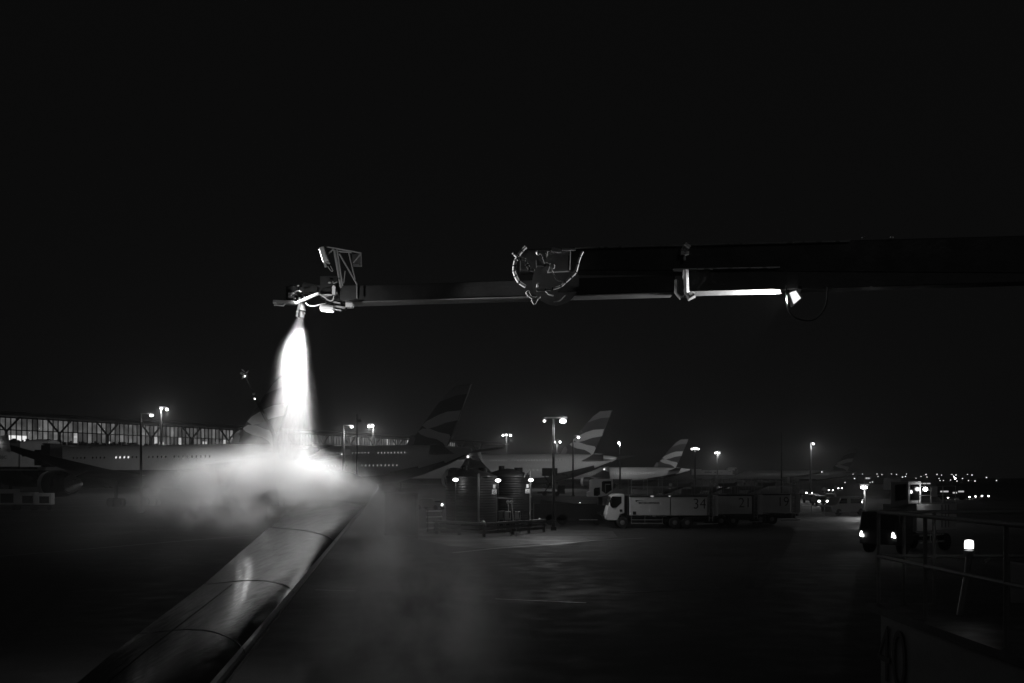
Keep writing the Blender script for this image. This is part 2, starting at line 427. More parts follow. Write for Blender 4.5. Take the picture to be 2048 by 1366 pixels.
# ================================================================== JET BRIDGES
def bridge(label, loc, rz, sc=1.0, n_logo=True):
    t = thing('jet_bridge', label, 'jet bridge', loc, rz, 'boarding bridges')
    m = MB(); m.box((-6, 0, 7.0), (13, 2.6, 2.5)); m.build('tunnel', M['truckwhite'], t, world=False)
    m = MB(); m.box((-13.5, 0, 7.2), (4, 3.0, 3.0)); m.build('rotunda', M['truckwhite'], t, world=False)
    m = MB(); m.box((2.05, 0, 7.4), (3.1, 3.2, 3.4)); 
    m.loft([[Vector((x, 1.7*math.cos(a), 9.05 + h*math.sin(a))) for a in [math.pi*q/8 for q in range(9)]] for x, h in ((.5, .2), (1.2, .5), (2.6, .62), (4.6, .45))], True)
    m.build('cab', M['truckwhite'], t, world=False)
    m = MB(); m.box((3.85, -.2, 7.2), (.5, 2.9, 3.0)); m.box((4.5, 0, 7.4), (.8, 3.4, 3.2)); m.build('bellows', M['black'], t, world=False)
    m = MB(); m.box((1.4, -1.62, 7.3), (1.2, .04, .25)); m.box((3.1, -1.62, 7.0), (.95, .04, 2.2)); m.build('cab_window', M['glass'], t, world=False)
    m = MB()
    for dx in (-5.4, -3.9): m.box((dx, 0, 3.2), (.4, 1.2, 5.2))
    m.box((-4.6, 0, 1.0), (2.6, 2.8, .5))
    for dy in (-1.1, 1.1): m.cyl((-4.6, dy - .25, .6), (-4.6, dy + .25, .6), .6)
    m.box((-5.5, 0, 5.55), (14, 2.2, .35)); m.build('support', M['darkpaint'], t, world=False)
    # advertising hexagon mark and dashes of lettering
    m = MB(); cx, cz, y = -4.7, 7.05, -1.312
    for sg in (-1, 1):
        m.prism([(cx, y, cz), (cx + sg*.5, y, cz + .42), (cx + sg*.95, y, cz), (cx + sg*.5, y, cz - .42)], (0, .008, 0))
    m.build('logo_mark', M['ink'], t, world=False)
    text_mesh('lettering', 'HSBC', .62, M['ink'], Matrix.Translation((-2.4, -1.306, 7.05)) @ FRONT, t, world=False)
    m = MB(); m.box((-8.4, -1.308, 7.05), (3.2, .008, .3)); m.box((-8.6, -1.308, 7.75), (2.2, .008, .14)); m.build('lettering_strip', M['ink'], t, world=False)
    return t
bridge('white boarding bridge with hexagon mark at the left edge of the frame', (P(46, 955, 142).x, 142, 0), R(-4))
bj = bridge('small far boarding bridge with hexagon mark at the farthest airliner', (P(1452, 955, 520).x, 520, 0), 0); bj.scale = (1.15, 1.15, .98)

# ================================================================== LAMP POSTS
def post(u, vtop, d, heads, label, power, pole_r=0.13, head=(0.6, .4, .26), base_z=0.0, arm=True, mat='darkpaint', cat='lamp post', soft=False, cone=155, aim=None):
    """heads: list of pixel (u, v) of the lamps"""
    top = P(u, vtop, d); t = thing('lamp_post', label, cat, (top.x, top.y, 0), 0, 'apron floodlight posts')
    m = MB(); m.tube([(top.x, top.y, 0), (top.x, top.y, top.z)], [pole_r * 1.5, pole_r], 10); m.box((top.x, top.y, .15), (pole_r*5, pole_r*5, .3)); m.build('pole', M[mat], t, True)
    if heads and arm:
        hs = [P(h_[0], h_[1], d) for h_ in heads]; zz = sum(h.z for h in hs) / len(hs) + head[2] * .9
        x0, x1 = min([h.x for h in hs] + [top.x]), max([h.x for h in hs] + [top.x])
        m = MB(); m.beam((x0 - .02, top.y, zz), (x1 + .02, top.y, zz), .12, .12); m.beam((top.x, top.y, top.z - .05), (top.x, top.y, zz), .12, .12, (0, 1, 0)); m.build('arm', M['darkpaint'], t)
    hd0 = head
    for h_ in heads:
        h = P(h_[0], h_[1], d); ks = h_[2] if len(h_) > 2 else 1.0; head = tuple(x * ks for x in hd0)
        m = MB(); m.prism([h + Vector((-head[0]*.5, .0, head[2]*.55)), h + Vector((head[0]*.5, 0, head[2]*.55)), h + Vector((head[0]*.38, 0, head[2]*.95)), h + Vector((-head[0]*.38, 0, head[2]*.95))], (0, head[1], 0))
        hd = m.build('lamp_head', M['darkpaint'], t)
        m = MB(); m.sphere(h + Vector((0, head[1]*.4, 0)), (head[0]*.34, head[1]*.34, head[2]*.46), 14, 8); m.build('lens', M['lampsoft'] if soft or ks < .7 else M['lamp'], hd, True)
        if power: light('floodlight', 'SPOT', h + Vector((0, -head[1]*.4, -head[2]*.9)), power / len(heads) * ks, t, aim if aim is not None else h + Vector((0, -1.2, -3)), .25, cone, .5)
        if power: light('floodlight_spill', 'POINT', h + Vector((0, -head[1]*.8, 0)), power / len(heads) * ks * (.04 if aim is not None else .15), t, None, .2)
    return t
post(282, 838, 118, [(302, 831)], 'near dark post with one bright lamp on its right, left of the spray', 2200, .12, cone=100, aim=P(330, 925, 160))
post(322, 818, 260, [(322, 817), (333, 819)], 'tall pale mast with two lamps close together, in front of the terminal', 5200, .22, (1.1, .7, .6))
post(687, 858, 150, [(703, 854)], 'dark post with one lamp beside the spray, before the double-deck airliner', 3000, .14)
post(747, 858, 300, [(738, 853), (745, 852)], 'mast with the brightest lamp pair, above the double-deck airliner', 7000, .22, (1.2, .7, .8))
post(1013, 876, 380, [(1006, 871), (1013, 870), (1021, 871)], 'mast with a row of three lamps above the tanks', 5000, .28, (1.1, .7, .7))
post(1107, 848, 79, [(1126, 842, 1.25), (1089, 842, .5)], 'tall near post with a very bright lamp right and a dim one left', 950, .09, (.62, .35, .3))
post(1114, 886, 360, [(1109, 884), (1120, 884)], 'low distant mast with two lamps seen just right of the tall near post', 3200, .25, (1.0, .7, .7))
post(1146, 880, 222, [(1157, 875)], 'post with a single lamp in front of the lit fin', 9000, .16, (.9, .5, .4), cone=125, aim=P(1185, 900, 256))
post(1240, 888, 360, [(1238, 886)], 'distant mast with one star-bright lamp between two lit fins', 4200, .25, (1.3, .7, .8), cone=120, aim=P(1340, 920, 376))
post(1390, 900, 345, [(1384, 898), (1388, 897), (1393, 897), (1397, 898)], 'distant mast with a bar of four lamps right of the smaller lit fin', 4200, .28, (.7, .6, .6), cone=120, aim=P(1345, 915, 374))
post(1435, 908, 480, [(1431, 906), (1435, 905), (1439, 906)], 'farthest low mast with three small lamps, above the trucks', 9000, .28, (.8, .7, .7), cone=150)
post(1621, 890, 190, [(1627, 888)], 'lone tall post with one lamp near the farthest airliner', 2500, .16)
t = thing('antenna_mast', 'thin unlit mast beside the lamp post right of the spray', 'mast', (P(714, 955, 140).x, 140, 0), group='thin masts')
m = MB(); m.tube([(t.location.x, 140, 0), (t.location.x, 140, P(714, 828, 140).z)], [.16, .07], 8); m.build('pole', M['darkpaint'], t)
m = MB(); m.box(P(719, 842, 140), (.5, .2, .4)); m.beam(P(714, 843, 140), P(719, 843, 140), .06, .06); m.build('bracket', M['galv'], t)
t = thing('antenna_mast', 'thin unlit mast rising behind the third numbered truck', 'mast', (P(1563, 955, 160).x, 160, 0), group='thin masts')
m = MB(); m.tube([(t.location.x, 160, 0), (t.location.x, 160, P(1563, 866, 160).z)], [.16, .06], 8); m.build('pole', M['darkpaint'], t)

# ================================================================== FAR LIGHTS along the horizon on the right
proto = None
FAR = [(1696,947),(1706,948),(1725,948),(1754,948),(1764,949),(1783,948),(1793,949),(1813,948),(1852,949),(1874,949),(1883,950),(1904,949),(1912,950),(1935,949),(1944,950),
       (1709,957),(1756,953),(1786,956),(1805,954),(1811,953),(1832,957),(1837,960),(1842,953),(1846,961),(1857,961),(1854,954),(1878,957),(1887,961),(1880,961),(1901,960),(1914,962),(1925,957),(1937,961),(1950,962),(1973,955),(1993,961),(1740,965),(1745,964),(1690,965)]
for u, v in FAR:
    d = random.uniform(800, 1150) if v < 956 else max(260, min(900, 2.6 * F / (v - HOR + .01)))
    h = P(u, v, d)
    if proto is None:
        proto = thing('distant_lamp_post', 'tiny lit lamp post in the string of lights along the right horizon', 'lamp post', (0, 0, 0), 0, 'far lamp posts along the horizon')
        m = MB(); m.tube([(0, .4, -1.9), (0, .4, .1)], .07, 6); m.build('pole', M['darkpaint'], proto, world=False)
        m = MB(); m.sphere((0, 0, 0), (.55, .4, .45), 8, 6); m.build('lamp_head', M['far'], proto, world=False); o = proto
    else: o = dup(proto)
    o.location = h; s_ = d / 800 * random.uniform(.6, 1.0); o.scale = (s_, s_, max(.5, (h.z) / 1.9) if False else s_)
# taxiway edge lights
proto = None
for u, v in [(1160, 1006), (1510, 1004), (1598, 998), (1628, 998), (1656, 998), (1881, 993), (1896, 994), (1911, 993), (1925, 992), (1939, 993), (1951, 992), (1964, 991), (1977, 991), (430, 967), (382, 961)]:
    h = G(u, v + 1.5, .35)
    if proto is None:
        proto = thing('taxiway_light', 'small glowing edge light standing on the dark tarmac', 'taxiway light', (0, 0, 0), 0, 'taxiway edge lights')
        m = MB(); m.cyl((0, 0, -.35), (0, 0, 0), .05, 8); m.cyl((0, 0, -.35), (0, 0, -.32), .14, 10); m.build('stem', M['galv'], proto, world=False)
        m = MB(); m.sphere((0, 0, .06), (.11, .11, .12), 10, 6); m.build('lens', M['lampsoft'], proto, world=False); o = proto
    else: o = dup(proto)
    o.location = h; f = max(1, h.y / 120); o.scale = (f, f, 1)
# far low buildings with lit strips
def strip_building(label, u0, u1, v0, v1, d, nwin):
    a, b2 = P(u0, v0, d), P(u1, v1, d); t = thing('airport_building', label, 'building', ((a.x + b2.x)/2, d, 0), 0, 'far low buildings')
    m = MB(); m.box(((a.x+b2.x)/2, d + 8, (a.z + 1.5)/2), ((b2.x-a.x)*1.4, 15.5, a.z + 1.5)); m.build('wall', M['roof'], t)
    for i in range(nwin):
        x = a.x + (b2.x - a.x) * (i + .5) / nwin
        m = MB(); m.box((x, d + .2, (a.z+b2.z)/2), ((b2.x-a.x)/nwin*.8, .2, a.z-b2.z)); m.build('window', M['lit'], t)
strip_building('far low building with a bright strip of windows left of the white truck cabin', 1771, 1793, 959.5, 962.5, 640, 4)
strip_building('long far low building with a faint strip of windows right of the white cabin', 1812, 1862, 966, 968, 330, 6)
strip_building('small far building with a lit sign strip beyond the farthest fin', 1731, 1740, 955, 958, 700, 2)
bus = thing('airport_bus', 'dark bus with three bright windows far out at the right', 'bus', (P(1905, 955, 185).x, 185, 0))
m = MB(); m.box((bus.location.x, 186.3, 1.6), (5.6, 2.4, 2.2)); m.build('body', M['darkpaint'], bus, bevel=.1)
for u0, u1, v in ((1881, 1897, 983), (1906, 1914, 985.5), (1917, 1928, 983)):
    a, b2 = P(u0, v, 185), P(u1, v, 185); m = MB(); m.box(((a.x+b2.x)/2, 185.06, a.z), (b2.x-a.x, .06, .26)); m.build('window', M['lit'], bus)
for dx in (-1.8, 1.8):
    m = MB(); m.cyl((bus.location.x + dx, 185.05, .45), (bus.location.x + dx, 185.35, .45), .45); m.build('wheel', M['rubber'], bus)
post(1906, 949, 420, [(1907, 953), (1911, 957)], 'lamp cluster on a short post among the far lights at the right', 0, .2, (1.0, .6, .8), soft=True)

# ================================================================== CARS far away
def car():
    t = thing('car', '', 'car', (0, 0, 0), 0, 'vehicles on the service road')
    prof = [(-2.1, .35), (-2.15, .8), (-1.2, .95), (-.6, 1.45), (1.0, 1.48), (1.7, 1.0), (2.1, .95), (2.15, .4)]
    m = MB(); m.prism([(-.85, x, z) for x, z in prof], (1.7, 0, 0)); m.build('body', M['grey'], t, world=False, bevel=.06)
    m = MB(); m.add([(-.7, -1.17, .98), (.7, -1.17, .98), (.62, -.64, 1.41), (-.62, -.64, 1.41)], [(0, 1, 2, 3)]); m.build('windscreen', M['glass'], t, world=False)
    for sx in (-.8, .8):
        for y in (-1.3, 1.3):
            m = MB(); m.cyl((sx - .1, y, .32), (sx + .1, y, .32), .32, 14); m.build('wheel', M['rubber'], t, world=False)
    for sx in (-.6, .6):
        m = MB(); m.sphere((sx, -2.14, .68), (.2, .08, .14), 10, 6); m.build('headlight', M['lampsoft'], t, world=False)
    return t
c0 = car()
for i, (u, v, d, rz, lb) in enumerate([(797, 978, 112, .15, 'car with two bright headlights between the wing tip and the tanks'), (862, 979, 130, 1.0, 'car showing one bright headlight left of the black tanks'),
      (1640, 981, 150, .1, 'car with the brightest headlights under the farthest airliner'), (1624, 980, 165, .3, 'car left of the brightest headlights under the farthest airliner'), (1661, 981, 170, -.2, 'car right of the brightest headlights under the farthest airliner'),
      (1676, 966, 330, .2, 'tiny far car beneath the farthest fin'), (1655, 968, 280, .3, 'tiny car in the middle of the far queue of headlights'), (1612, 972, 230, .2, 'tiny car at the left end of the far queue of headlights')]):
    o = c0 if i == 0 else dup(c0)
    p = P(u, v, d); o.location = (p.x, p.y, 0); o.rotation_euler = (0, 0, rz + math.atan2(-p.x, p.y) * .6); o['label'] = lb
    zt = max(.55, p.z)

# ================================================================== TANKS
def tank(u, d, vtop, r, label):
    c = P(u, 955, d); x, y = c.x, c.y + r; H = P(u, vtop, d).z
    t = thing('storage_tank', label, 'tank', (x, y, 0), 0, 'ribbed storage tanks')
    prof = [(r * .98, .15)]; z = .15
    while z < H - .1:
        prof += [(r * .985, z + .02), (r, z + .07), (r, z + .11), (r * .985, z + .16)]; z += .2
    prof += [(r*.97, H), (r*.7, H + .26), (r*.32, H + .52), (.01, H + .6)]
    m = MB(); m.lathe(prof, 56, (x, y, 0)); m.build('tank_shell', M['tank'], t, True)
    m = MB(); m.cyl((x - .5, y - r*.25, H + .35), (x - .5, y - r*.25, H + .8), .24, 14); m.cyl((x + .9, y - r*.1, H + .3), (x + .9, y - r*.1, H + .66), .35, 14); m.build('manhole', M['tank'], t, True)
    m = MB(); m.box((x, y, .07), (r*2.2, r*2.2, .14)); m.build('plinth', M['concrete'], t)
    return t, x, y, H, r
t1, x1, y1, H1, r1 = tank(940.5, 76, 952, 2.02, 'nearer ribbed black storage tank with a pipe down its front, on the left')
t2, x2, y2, H2, r2 = tank(1015, 81, 951, 1.98, 'farther ribbed black storage tank on the right with white notices and a hooked vent')
p = lambda u, v, d: P(u, v, d)
m = MB(); m.tube([P(958, 947, 75.6), P(958, 1040, 75.6), P(962, 1046, 75.3), P(968, 1047, 75.2)], .045, 10, 4); m.tube([P(956, 948, 75.6), P(956, 1044, 75.6)], .03, 8); m.build('down_pipe', M['grey'], t1, True)
m = MB(); m.sphere(P(967, 1045, 75.1), (.16, .12, .13)); m.tube([P(960, 1045, 75.1), P(966, 1043, 75.1)], .04); m.build('valve', M['alu'], t1, True)
m = MB(); m.tube([P(1060, 1042, 80.5), P(1060, 950, 80.5), P(1056, 946, 80.5), P(1051, 948, 80.5), P(1048, 955, 80.5)], .06, 8, 5); m.build('vent_pipe', M['galv'], t2, True)
m = MB(); m.tube([P(1062, 1041, 80), P(1070, 1040, 80), P(1080, 1040, 79.8)], .06, 8, 4); m.sphere(P(1079, 1039, 79.8), .12); m.build('valve', M['alu'], t2, True)
for u0, u1, v0, v1, d, t in ((986, 991, 969.5, 976.5, 75.9, t1), (984, 993, 979, 988, 75.9, t1), (1052.5, 1057, 968.5, 975.5, 80.4, t2), (1050.5, 1059, 978, 986.5, 80.4, t2)):
    a, b2 = P(u0, v0, d), P(u1, v1, d); m = MB(); m.box(((a+b2)/2), (b2.x-a.x, .03, a.z-b2.z)); sg = m.build('notice', M['sign'], t)
    if u1 - u0 > 6:
        c = (a + b2) / 2; m = MB(); m.box(c + Vector((0, -.018, -.1)), (.2, .006, .04)); m.tube([c + Vector((-.06, -.02, -.03)), c + Vector((.08, -.02, .1))], .02, 6); m.build('symbol', M['ink'], sg)
# pump cabinets between the tanks
def cabinet(u0, u1, v0, v1, d, mat, label):
    a, b2 = P(u0, v0, d), P(u1, v1, d); w_, h_ = b2.x-a.x, a.z-b2.z
    t = thing('control_cabinet', label, 'cabinet', ((a.x+b2.x)/2, d, 0), 0, 'cabinets between the tanks')
    m = MB(); m.box(((a.x+b2.x)/2, d + .22, (a.z+b2.z)/2), (w_, .42, h_)); m.build('body', mat, t, bevel=.03)
    m = MB()
    for s_ in (-.4, .4): m.box(((a.x+b2.x)/2 + s_*w_, d + .22, b2.z/2), (.06, .1, b2.z))
    m.build('leg', M['galv'], t)
    m = MB(); m.box(((a.x+b2.x)/2 + .3*w_, d - .004, (a.z+b2.z)/2 + .05), (w_*.16, .02, h_*.7)); m.build('door_gap', M['ink'], t)
cabinet(996.5, 1009, 1022, 1040, 75.2, M['grey'], 'mid-grey control cabinet, leftmost of three between the tanks')
cabinet(1010, 1021.5, 1023, 1040, 75.0, M['white'], 'palest control cabinet, middle of three between the tanks')
cabinet(1030.5, 1041, 1023, 1039, 75.6, M['truckwhite'], 'right-hand control cabinet below the far tank')
gt = thing('pipe_gantry', 'short pale beam with two round gauges hung between the tanks', 'pipe gantry', (P(1010, 955, 75.4).x, 75.4, 0))
m = MB(); m.beam(P(993, 995, 75.2), P(1026, 997.5, 75.6), .08, .12); m.beam(P(1025, 997, 75.6), P(1025, 1052, 75.6), .06, .06); m.beam(P(994, 996, 75.2), P(994, 1053, 75.2), .06, .06); m.build('beam', M['galv'], gt)
for u in (1016, 1023):
    m = MB(); m.lathe([(.1, 0), (.14, .02), (.14, .08), (.02, .09)], 16, (0, 0, 0), 'x'); o = m.build('gauge', M['alu'], gt, True, world=False); o.rotation_euler = (0, 0, R(90)); o.location = Vector(P(u, 1004, 75.3)) - gt.location
m = MB(); m.tube([P(1016, 1006, 75.3), P(1017, 1020, 75.2), P(1014, 1042, 75.1)], .03, 8, 4); m.tube([P(1023, 1006, 75.3), P(1026, 1030, 75.3), P(1028, 1048, 75.2)], .03, 8, 4); m.build('hose', M['hose'], gt, True)
# floodlights at the tanks
for u, v, d, lb in ((911, 959.5, 75.6, 'small floodlight on the left front of the nearer tank'), (996, 961, 75.0, 'small floodlight between the two tanks'), (1062, 960, 79.8, 'small floodlight on a post at the right of the far tank')):
    h = P(u, v, d); t = thing('floodlight', lb, 'floodlight', (h.x, h.y, 0), 0, 'floodlights at the tanks')
    m = MB(); m.tube([(h.x, h.y + .12, 0), (h.x, h.y + .12, h.z + .1)], .03, 8); m.build('post', M['darkpaint'], t)
    m = MB(); m.box(h + Vector((0, .04, .15)), (.42, .3, .07)); hd = m.build('housing', M['darkpaint'], t)
    m = MB(); m.sphere(h, (.2, .1, .11), 14, 8); m.build('lens', M['lamp'], hd, True)
    light('floodlight_beam', 'POINT', h + Vector((0, -.22, -.1)), 22, t, size=.1)
# barrier round the tanks
bar = thing('crash_barrier', 'low timber crash barrier running round the front of the tanks', 'barrier', G(968, 1074), 0)
A_, B_, C_ = G(868, 1067), G(968, 1074), G(1090, 1064)
for name_, z0, th, dp, mt in (('top_rail', .92, .16, .22, 'galv'), ('rail', .6, .2, .06, 'wood'), ('rail', .32, .2, .06, 'wood')):
    m = MB(); m.beam(A_ + Vector((0, 0, z0)), B_ + Vector((0, 0, z0)), dp, th); m.beam(B_ + Vector((.03, .04, z0)), C_ + Vector((0, 0, z0)), dp, th); m.build(name_, M[mt], bar)
for a, b2, fr in ((A_, B_, (0.05, .52)), (B_, C_, (0.0, .45, .72, .98))):
    for f in fr:
        q = a + (b2 - a) * f; m = MB(); m.box(q + Vector((0, .14, .43)), (.22, .2, .86)); m.build('post', M['wood'], bar)
for u, v in ((1022, 1059.5), (1032, 1059.5)):
    q = P(u, v, 71); t = thing('reflector_stud', 'small bright reflector under the right run of the barrier' if u > 1025 else 'small bright reflector left of its twin under the barrier', 'reflector', (q.x, q.y, 0))
    m = MB(); m.cyl((q.x, q.y, 0), (q.x, q.y, q.z), .03, 8); m.build('stem', M['galv'], t); m = MB(); m.prism([q + Vector((-.06, 0, -.1)), q + Vector((.06, 0, -.1)), q + Vector((.05, 0, .1))], (0, .04, 0)); m.build('reflector', M['sign'], t)

# corrugated container and striped boards left of the tanks
ct = thing('shipping_container', 'dark corrugated steel container left of the tanks behind drifting mist', 'container', G(806, 1076), 0)
a, b2 = G(770, 1071), G(833, 1077); ht = 4.2 - (986 - 955) * b2.y / F
n_ = 26; prof = []
for i in range(n_):
    for f, o_ in ((0, 0), (.3, 0), (.5, .14), (.8, .14)):
        q = a + (b2 - a) * ((i + f) / n_); prof.append(Vector((q.x, q.y + o_, .15)))
prof += [Vector((b2.x, b2.y, .15)), Vector((b2.x - .6, b2.y + 5.8, .15)), Vector((a.x, a.y + 5.8, .15))]
m = MB(); m.prism(prof, (0, 0, ht - .15)); m.build('corrugated_wall', M['cont'], ct)
m = MB(); m.beam(a + Vector((0, -.05, ht - .05)), b2 + Vector((.05, -.05, ht - .05)), .14, .14); m.beam(a + Vector((0, -.05, .1)), b2 + Vector((.05, -.05, .1)), .14, .16); m.beam(b2 + Vector((.06, -.03, .02)), b2 + Vector((.06, -.03, ht)), .14, .14, (0, 1, 0)); m.build('corner_frame', M['grey'], ct)
bd = thing('board_barrier', 'rack of pale horizontal boards standing between container and tanks', 'barrier', G(864, 1066), 0)
for i, v in enumerate((1022.5, 1034, 1045.5, 1057)):
    m = MB(); m.beam(P(853, v, 77), P(884 - (i == 3) * 17, v - 1, 77), .05, .1); m.beam(P(862.5, v, 77.06), P(884, v, 77.06), .02, .04); m.build('board', M['sign'], bd)
    m = MB(); m.beam(P(854, v, 76.95), P(857, v, 76.95), .05, .1); m.build('board_end', M['grey'], bd)
m = MB()
for u in (855, 882): m.beam(P(u, 1018, 77.1), Vector((P(u, 1018, 77.1).x, 77.1, 0)), .1, .1, (0, 1, 0))
m.build('upright', M['darkpaint'], bd)
# low fence behind the trucks
fn = thing('railing_fence', 'low dark railing fence behind the trucks and tanks', 'fence', G(1150, 1030), 0)
a, b2 = G(1045, 1040), G(1700, 1030)
for z in (.35, 1.05):
    m = MB(); m.beam(a + Vector((0, 0, z)), b2 + Vector((0, 0, z)), .06, .1); m.build('rail', M['grey'], fn)
for i in range(24):
    q = a + (b2 - a) * (i / 23); m = MB(); m.box(q + Vector((0, .08, .58)), (.1, .08, 1.16)); m.build('post', M['grey'], fn)

# ================================================================== NUMBERED TRUCKS
def wheel(par, x, y, z, r, wd, rim=True):
    m = MB(); m.tube([(x, y - wd/2, z), (x, y - wd/2 + .04, z), (x, y + wd/2 - .04, z), (x, y + wd/2, z)], [r*.92, r, r, r*.92], 24)
    o = m.build('wheel', M['rubber'], par, True, world=False)
    m = MB(); m.tube([(x, y - wd/2 - .015, z), (x, y - wd/2 + .03, z)], [r*.34, r*.56], 18); m.build('rim', M['grey'], o, True, world=False)
def platform_truck(num, label, loc, logo=True):
    t = thing('platform_truck', label, 'truck', loc, R(0), 'numbered platform trucks')
    k_ = .0412; X = lambda u: (u - 1324) * k_; Z = lambda v: CZ - (v - 955) * k_
    y0, wd = 0.0, 2.4
    m = MB(); m.prism([(X(1215), y0, Z(1041)), (X(1212), y0, Z(1030)), (X(1217), y0, Z(1012)), (X(1223), y0, Z(991)), (X(1229), y0, Z(988)), (X(1249), y0, Z(988)), (X(1249), y0, Z(1026)), (X(1240), y0, Z(1029)), (X(1235), y0, Z(1041))], (0, wd, 0))
    cab = m.build('cab', M['truckwhite'], t, world=False, bevel=.05)
    m = MB(); m.prism([(X(1219), y0 - .012, Z(1002)), (X(1224), y0 - .012, Z(993)), (X(1243), y0 - .012, Z(993)), (X(1243), y0 - .012, Z(1006)), (X(1233), y0 - .012, Z(1015)), (X(1225), y0 - .012, Z(1016)), (X(1221), y0 - .012, Z(1012))], (0, .02, 0)); m.build('side_window', M['glass'], cab, world=False)
    m = MB(); m.prism([(X(1217) - .02, .2, Z(1011)), (X(1222) - .02, .2, Z(993)), (X(1222) - .02, wd - .2, Z(993)), (X(1217) - .02, wd - .2, Z(1011))], (.03, 0, 0)); m.build('windscreen', M['glass'], cab, world=False)
    m = MB(); m.box((X(1242), y0 - .01, Z(1021)), (.22, .02, .2)); m.build('vent', M['ink'], cab, world=False)
    m = MB(); m.box((X(1215.5), y0 + .25, Z(1037)), (.14, .36, .2)); m.box((X(1215.5), wd - .25, Z(1037)), (.14, .36, .2)); m.build('headlight', M['alu'], cab, world=False)
    m = MB(); m.box((X(1222), y0 - .18, Z(1001)), (.1, .12, .42)); m.beam((X(1224), y0, Z(996)), (X(1222), y0 - .18, Z(998)), .03, .03); m.build('mirror', M['black'], cab, world=False)
    m = MB(); m.box((X(1325), wd/2, Z(1040)), (8.6, .9, .34)); m.box((X(1252.5), wd/2, Z(1012)), (.3, 2.1, 1.7)); m.box((X(1400), wd/2, Z(1036)), (2.6, 2.1, .2)); m.build('chassis', M['darkpaint'], t, world=False)
    bx = MB(); bx.box(((X(1259)+X(1414))/2, wd/2, (Z(992)+Z(1031))/2), (X(1414)-X(1259), wd, Z(992)-Z(1031))); body = bx.build('box_body', M['truckwhite'], t, world=False, bevel=.03)
    m = MB(); m.box((X(1340.5), -.006, (Z(992)+Z(1031))/2), (.05, .02, Z(994)-Z(1031))); m.box(((X(1259)+X(1414))/2, -.012, Z(992.4)), (X(1414)-X(1259), .05, .09)); m.build('seam', M['ink'], body, world=False)
    m = MB(); m.box((X(1269), -.008, Z(1026)), (.26, .02, .26)); m.build('hatch', M['ink'], body, world=False)
    if logo:
        m = MB(); pl = [(1270, 1002), (1272, 1000.4), (1288, 1000.6), (1275, 1001.8), (1273, 1003), (1277, 1006)]
        m.prism([(X(u), -.008, Z(v)) for u, v in pl], (0, .01, 0)); m.build('speed_ribbon', M['ink'], body, world=False)
        text_mesh('lettering', 'BRITISH AIRWAYS', .215, M['ink'], Matrix.Translation((X(1298), -.006, Z(1006))) @ FRONT, body, world=False, offset=.004)
        m = MB(); 
        for u, w_ in ((1304, 6), (1339, 3.5)): m.box((X(u), -.03, Z(992.3)), (w_*k_, .04, .06))
        m.build('marker_lamp', M['lit'], body, world=False)
    text_mesh('number', num, 1.22 if logo else 1.2, M['ink'], Matrix.Translation((X(1399), -.006, Z(1008.5))) @ FRONT, body, world=False, sx=.92, offset=-.012)
    m = MB(); m.box(((X(1427)+X(1436))/2, wd/2, (Z(992)+Z(1031))/2), (X(1436)-X(1427), wd, Z(990)-Z(1031))); m.build('rear_post', M['white'], t, world=False)
    m = MB()
    for u in (1418, 1425): m.beam((X(u), -.05, Z(955)), (X(u), -.05, Z(1042)), .05, .05, (0, 1, 0))
    for q in range(14): m.beam((X(1418), -.05, Z(958 + q*6)), (X(1425), -.05, Z(958 + q*6)), .04, .05)
    m.build('ladder', M['galv'], t, world=False)
    m = MB()
    for y in (.06, wd - .06):
        for v in (958.5, 974): m.beam((X(1262), y, Z(v)), (X(1436), y, Z(v)), .04, .04)
        for u in (1263, 1295, 1325, 1355, 1384, 1414, 1434): m.beam((X(u), y, Z(991)), (X(u), y, Z(957)), .045, .045, (0, 1, 0))
    m.build('guard_rail', M['galv'], t, world=False)
    m = MB(); m.box((X(1340), wd/2, Z(990.8)), (X(1430)-X(1262), wd - .1, .05)); m.box((X(1318), wd/2, Z(979)), (2.2, 1.0, .3)); m.box((X(1365), wd/2, Z(970)), (1.6, 1.3, .24)); m.beam((X(1330), wd/2, Z(988)), (X(1390), wd/2, Z(966)), .2, .2); m.box((X(1288), wd/2, Z(984)), (1.6, 1.4, .4)); m.build('lift_platform', M['grey'], t, world=False)
    for u, r_ in ((1245, .48), (1350, .48), (1375, .48)):
        for y in (.16, wd - .16): wheel(t, X(u), y, .48, r_, .3)
    m = MB()
    for v in (1039.5, 1046.5): m.beam((X(1262), .02, Z(v)), (X(1326), .02, Z(v)), .04, .06)
    for u in (1263, 1290, 1325): m.beam((X(u), .06, Z(1031)), (X(u), .06, Z(1047)), .04, .05, (0, 1, 0))
    m.build('side_guard', M['galv'], t, world=False)
    m = MB(); m.beam((X(1394), .05, Z(1048)), (X(1436), .05, Z(1047)), .06, .08); m.build('rear_bumper', M['galv'], t, world=False)
    return t
X0 = (1324 - 1024) / F * 82
platform_truck('34', 'nearest of three platform trucks, white box body numbered 34', (X0, 82, 0))
platform_truck('21', 'dim platform truck numbered 21 parked behind number 34', (X0 + 4.55, 85.5, 0), False)
platform_truck('19', 'darkest platform truck, numbered 19, at the right end of the row', (X0 + 8.8, 89.0, 0), False)

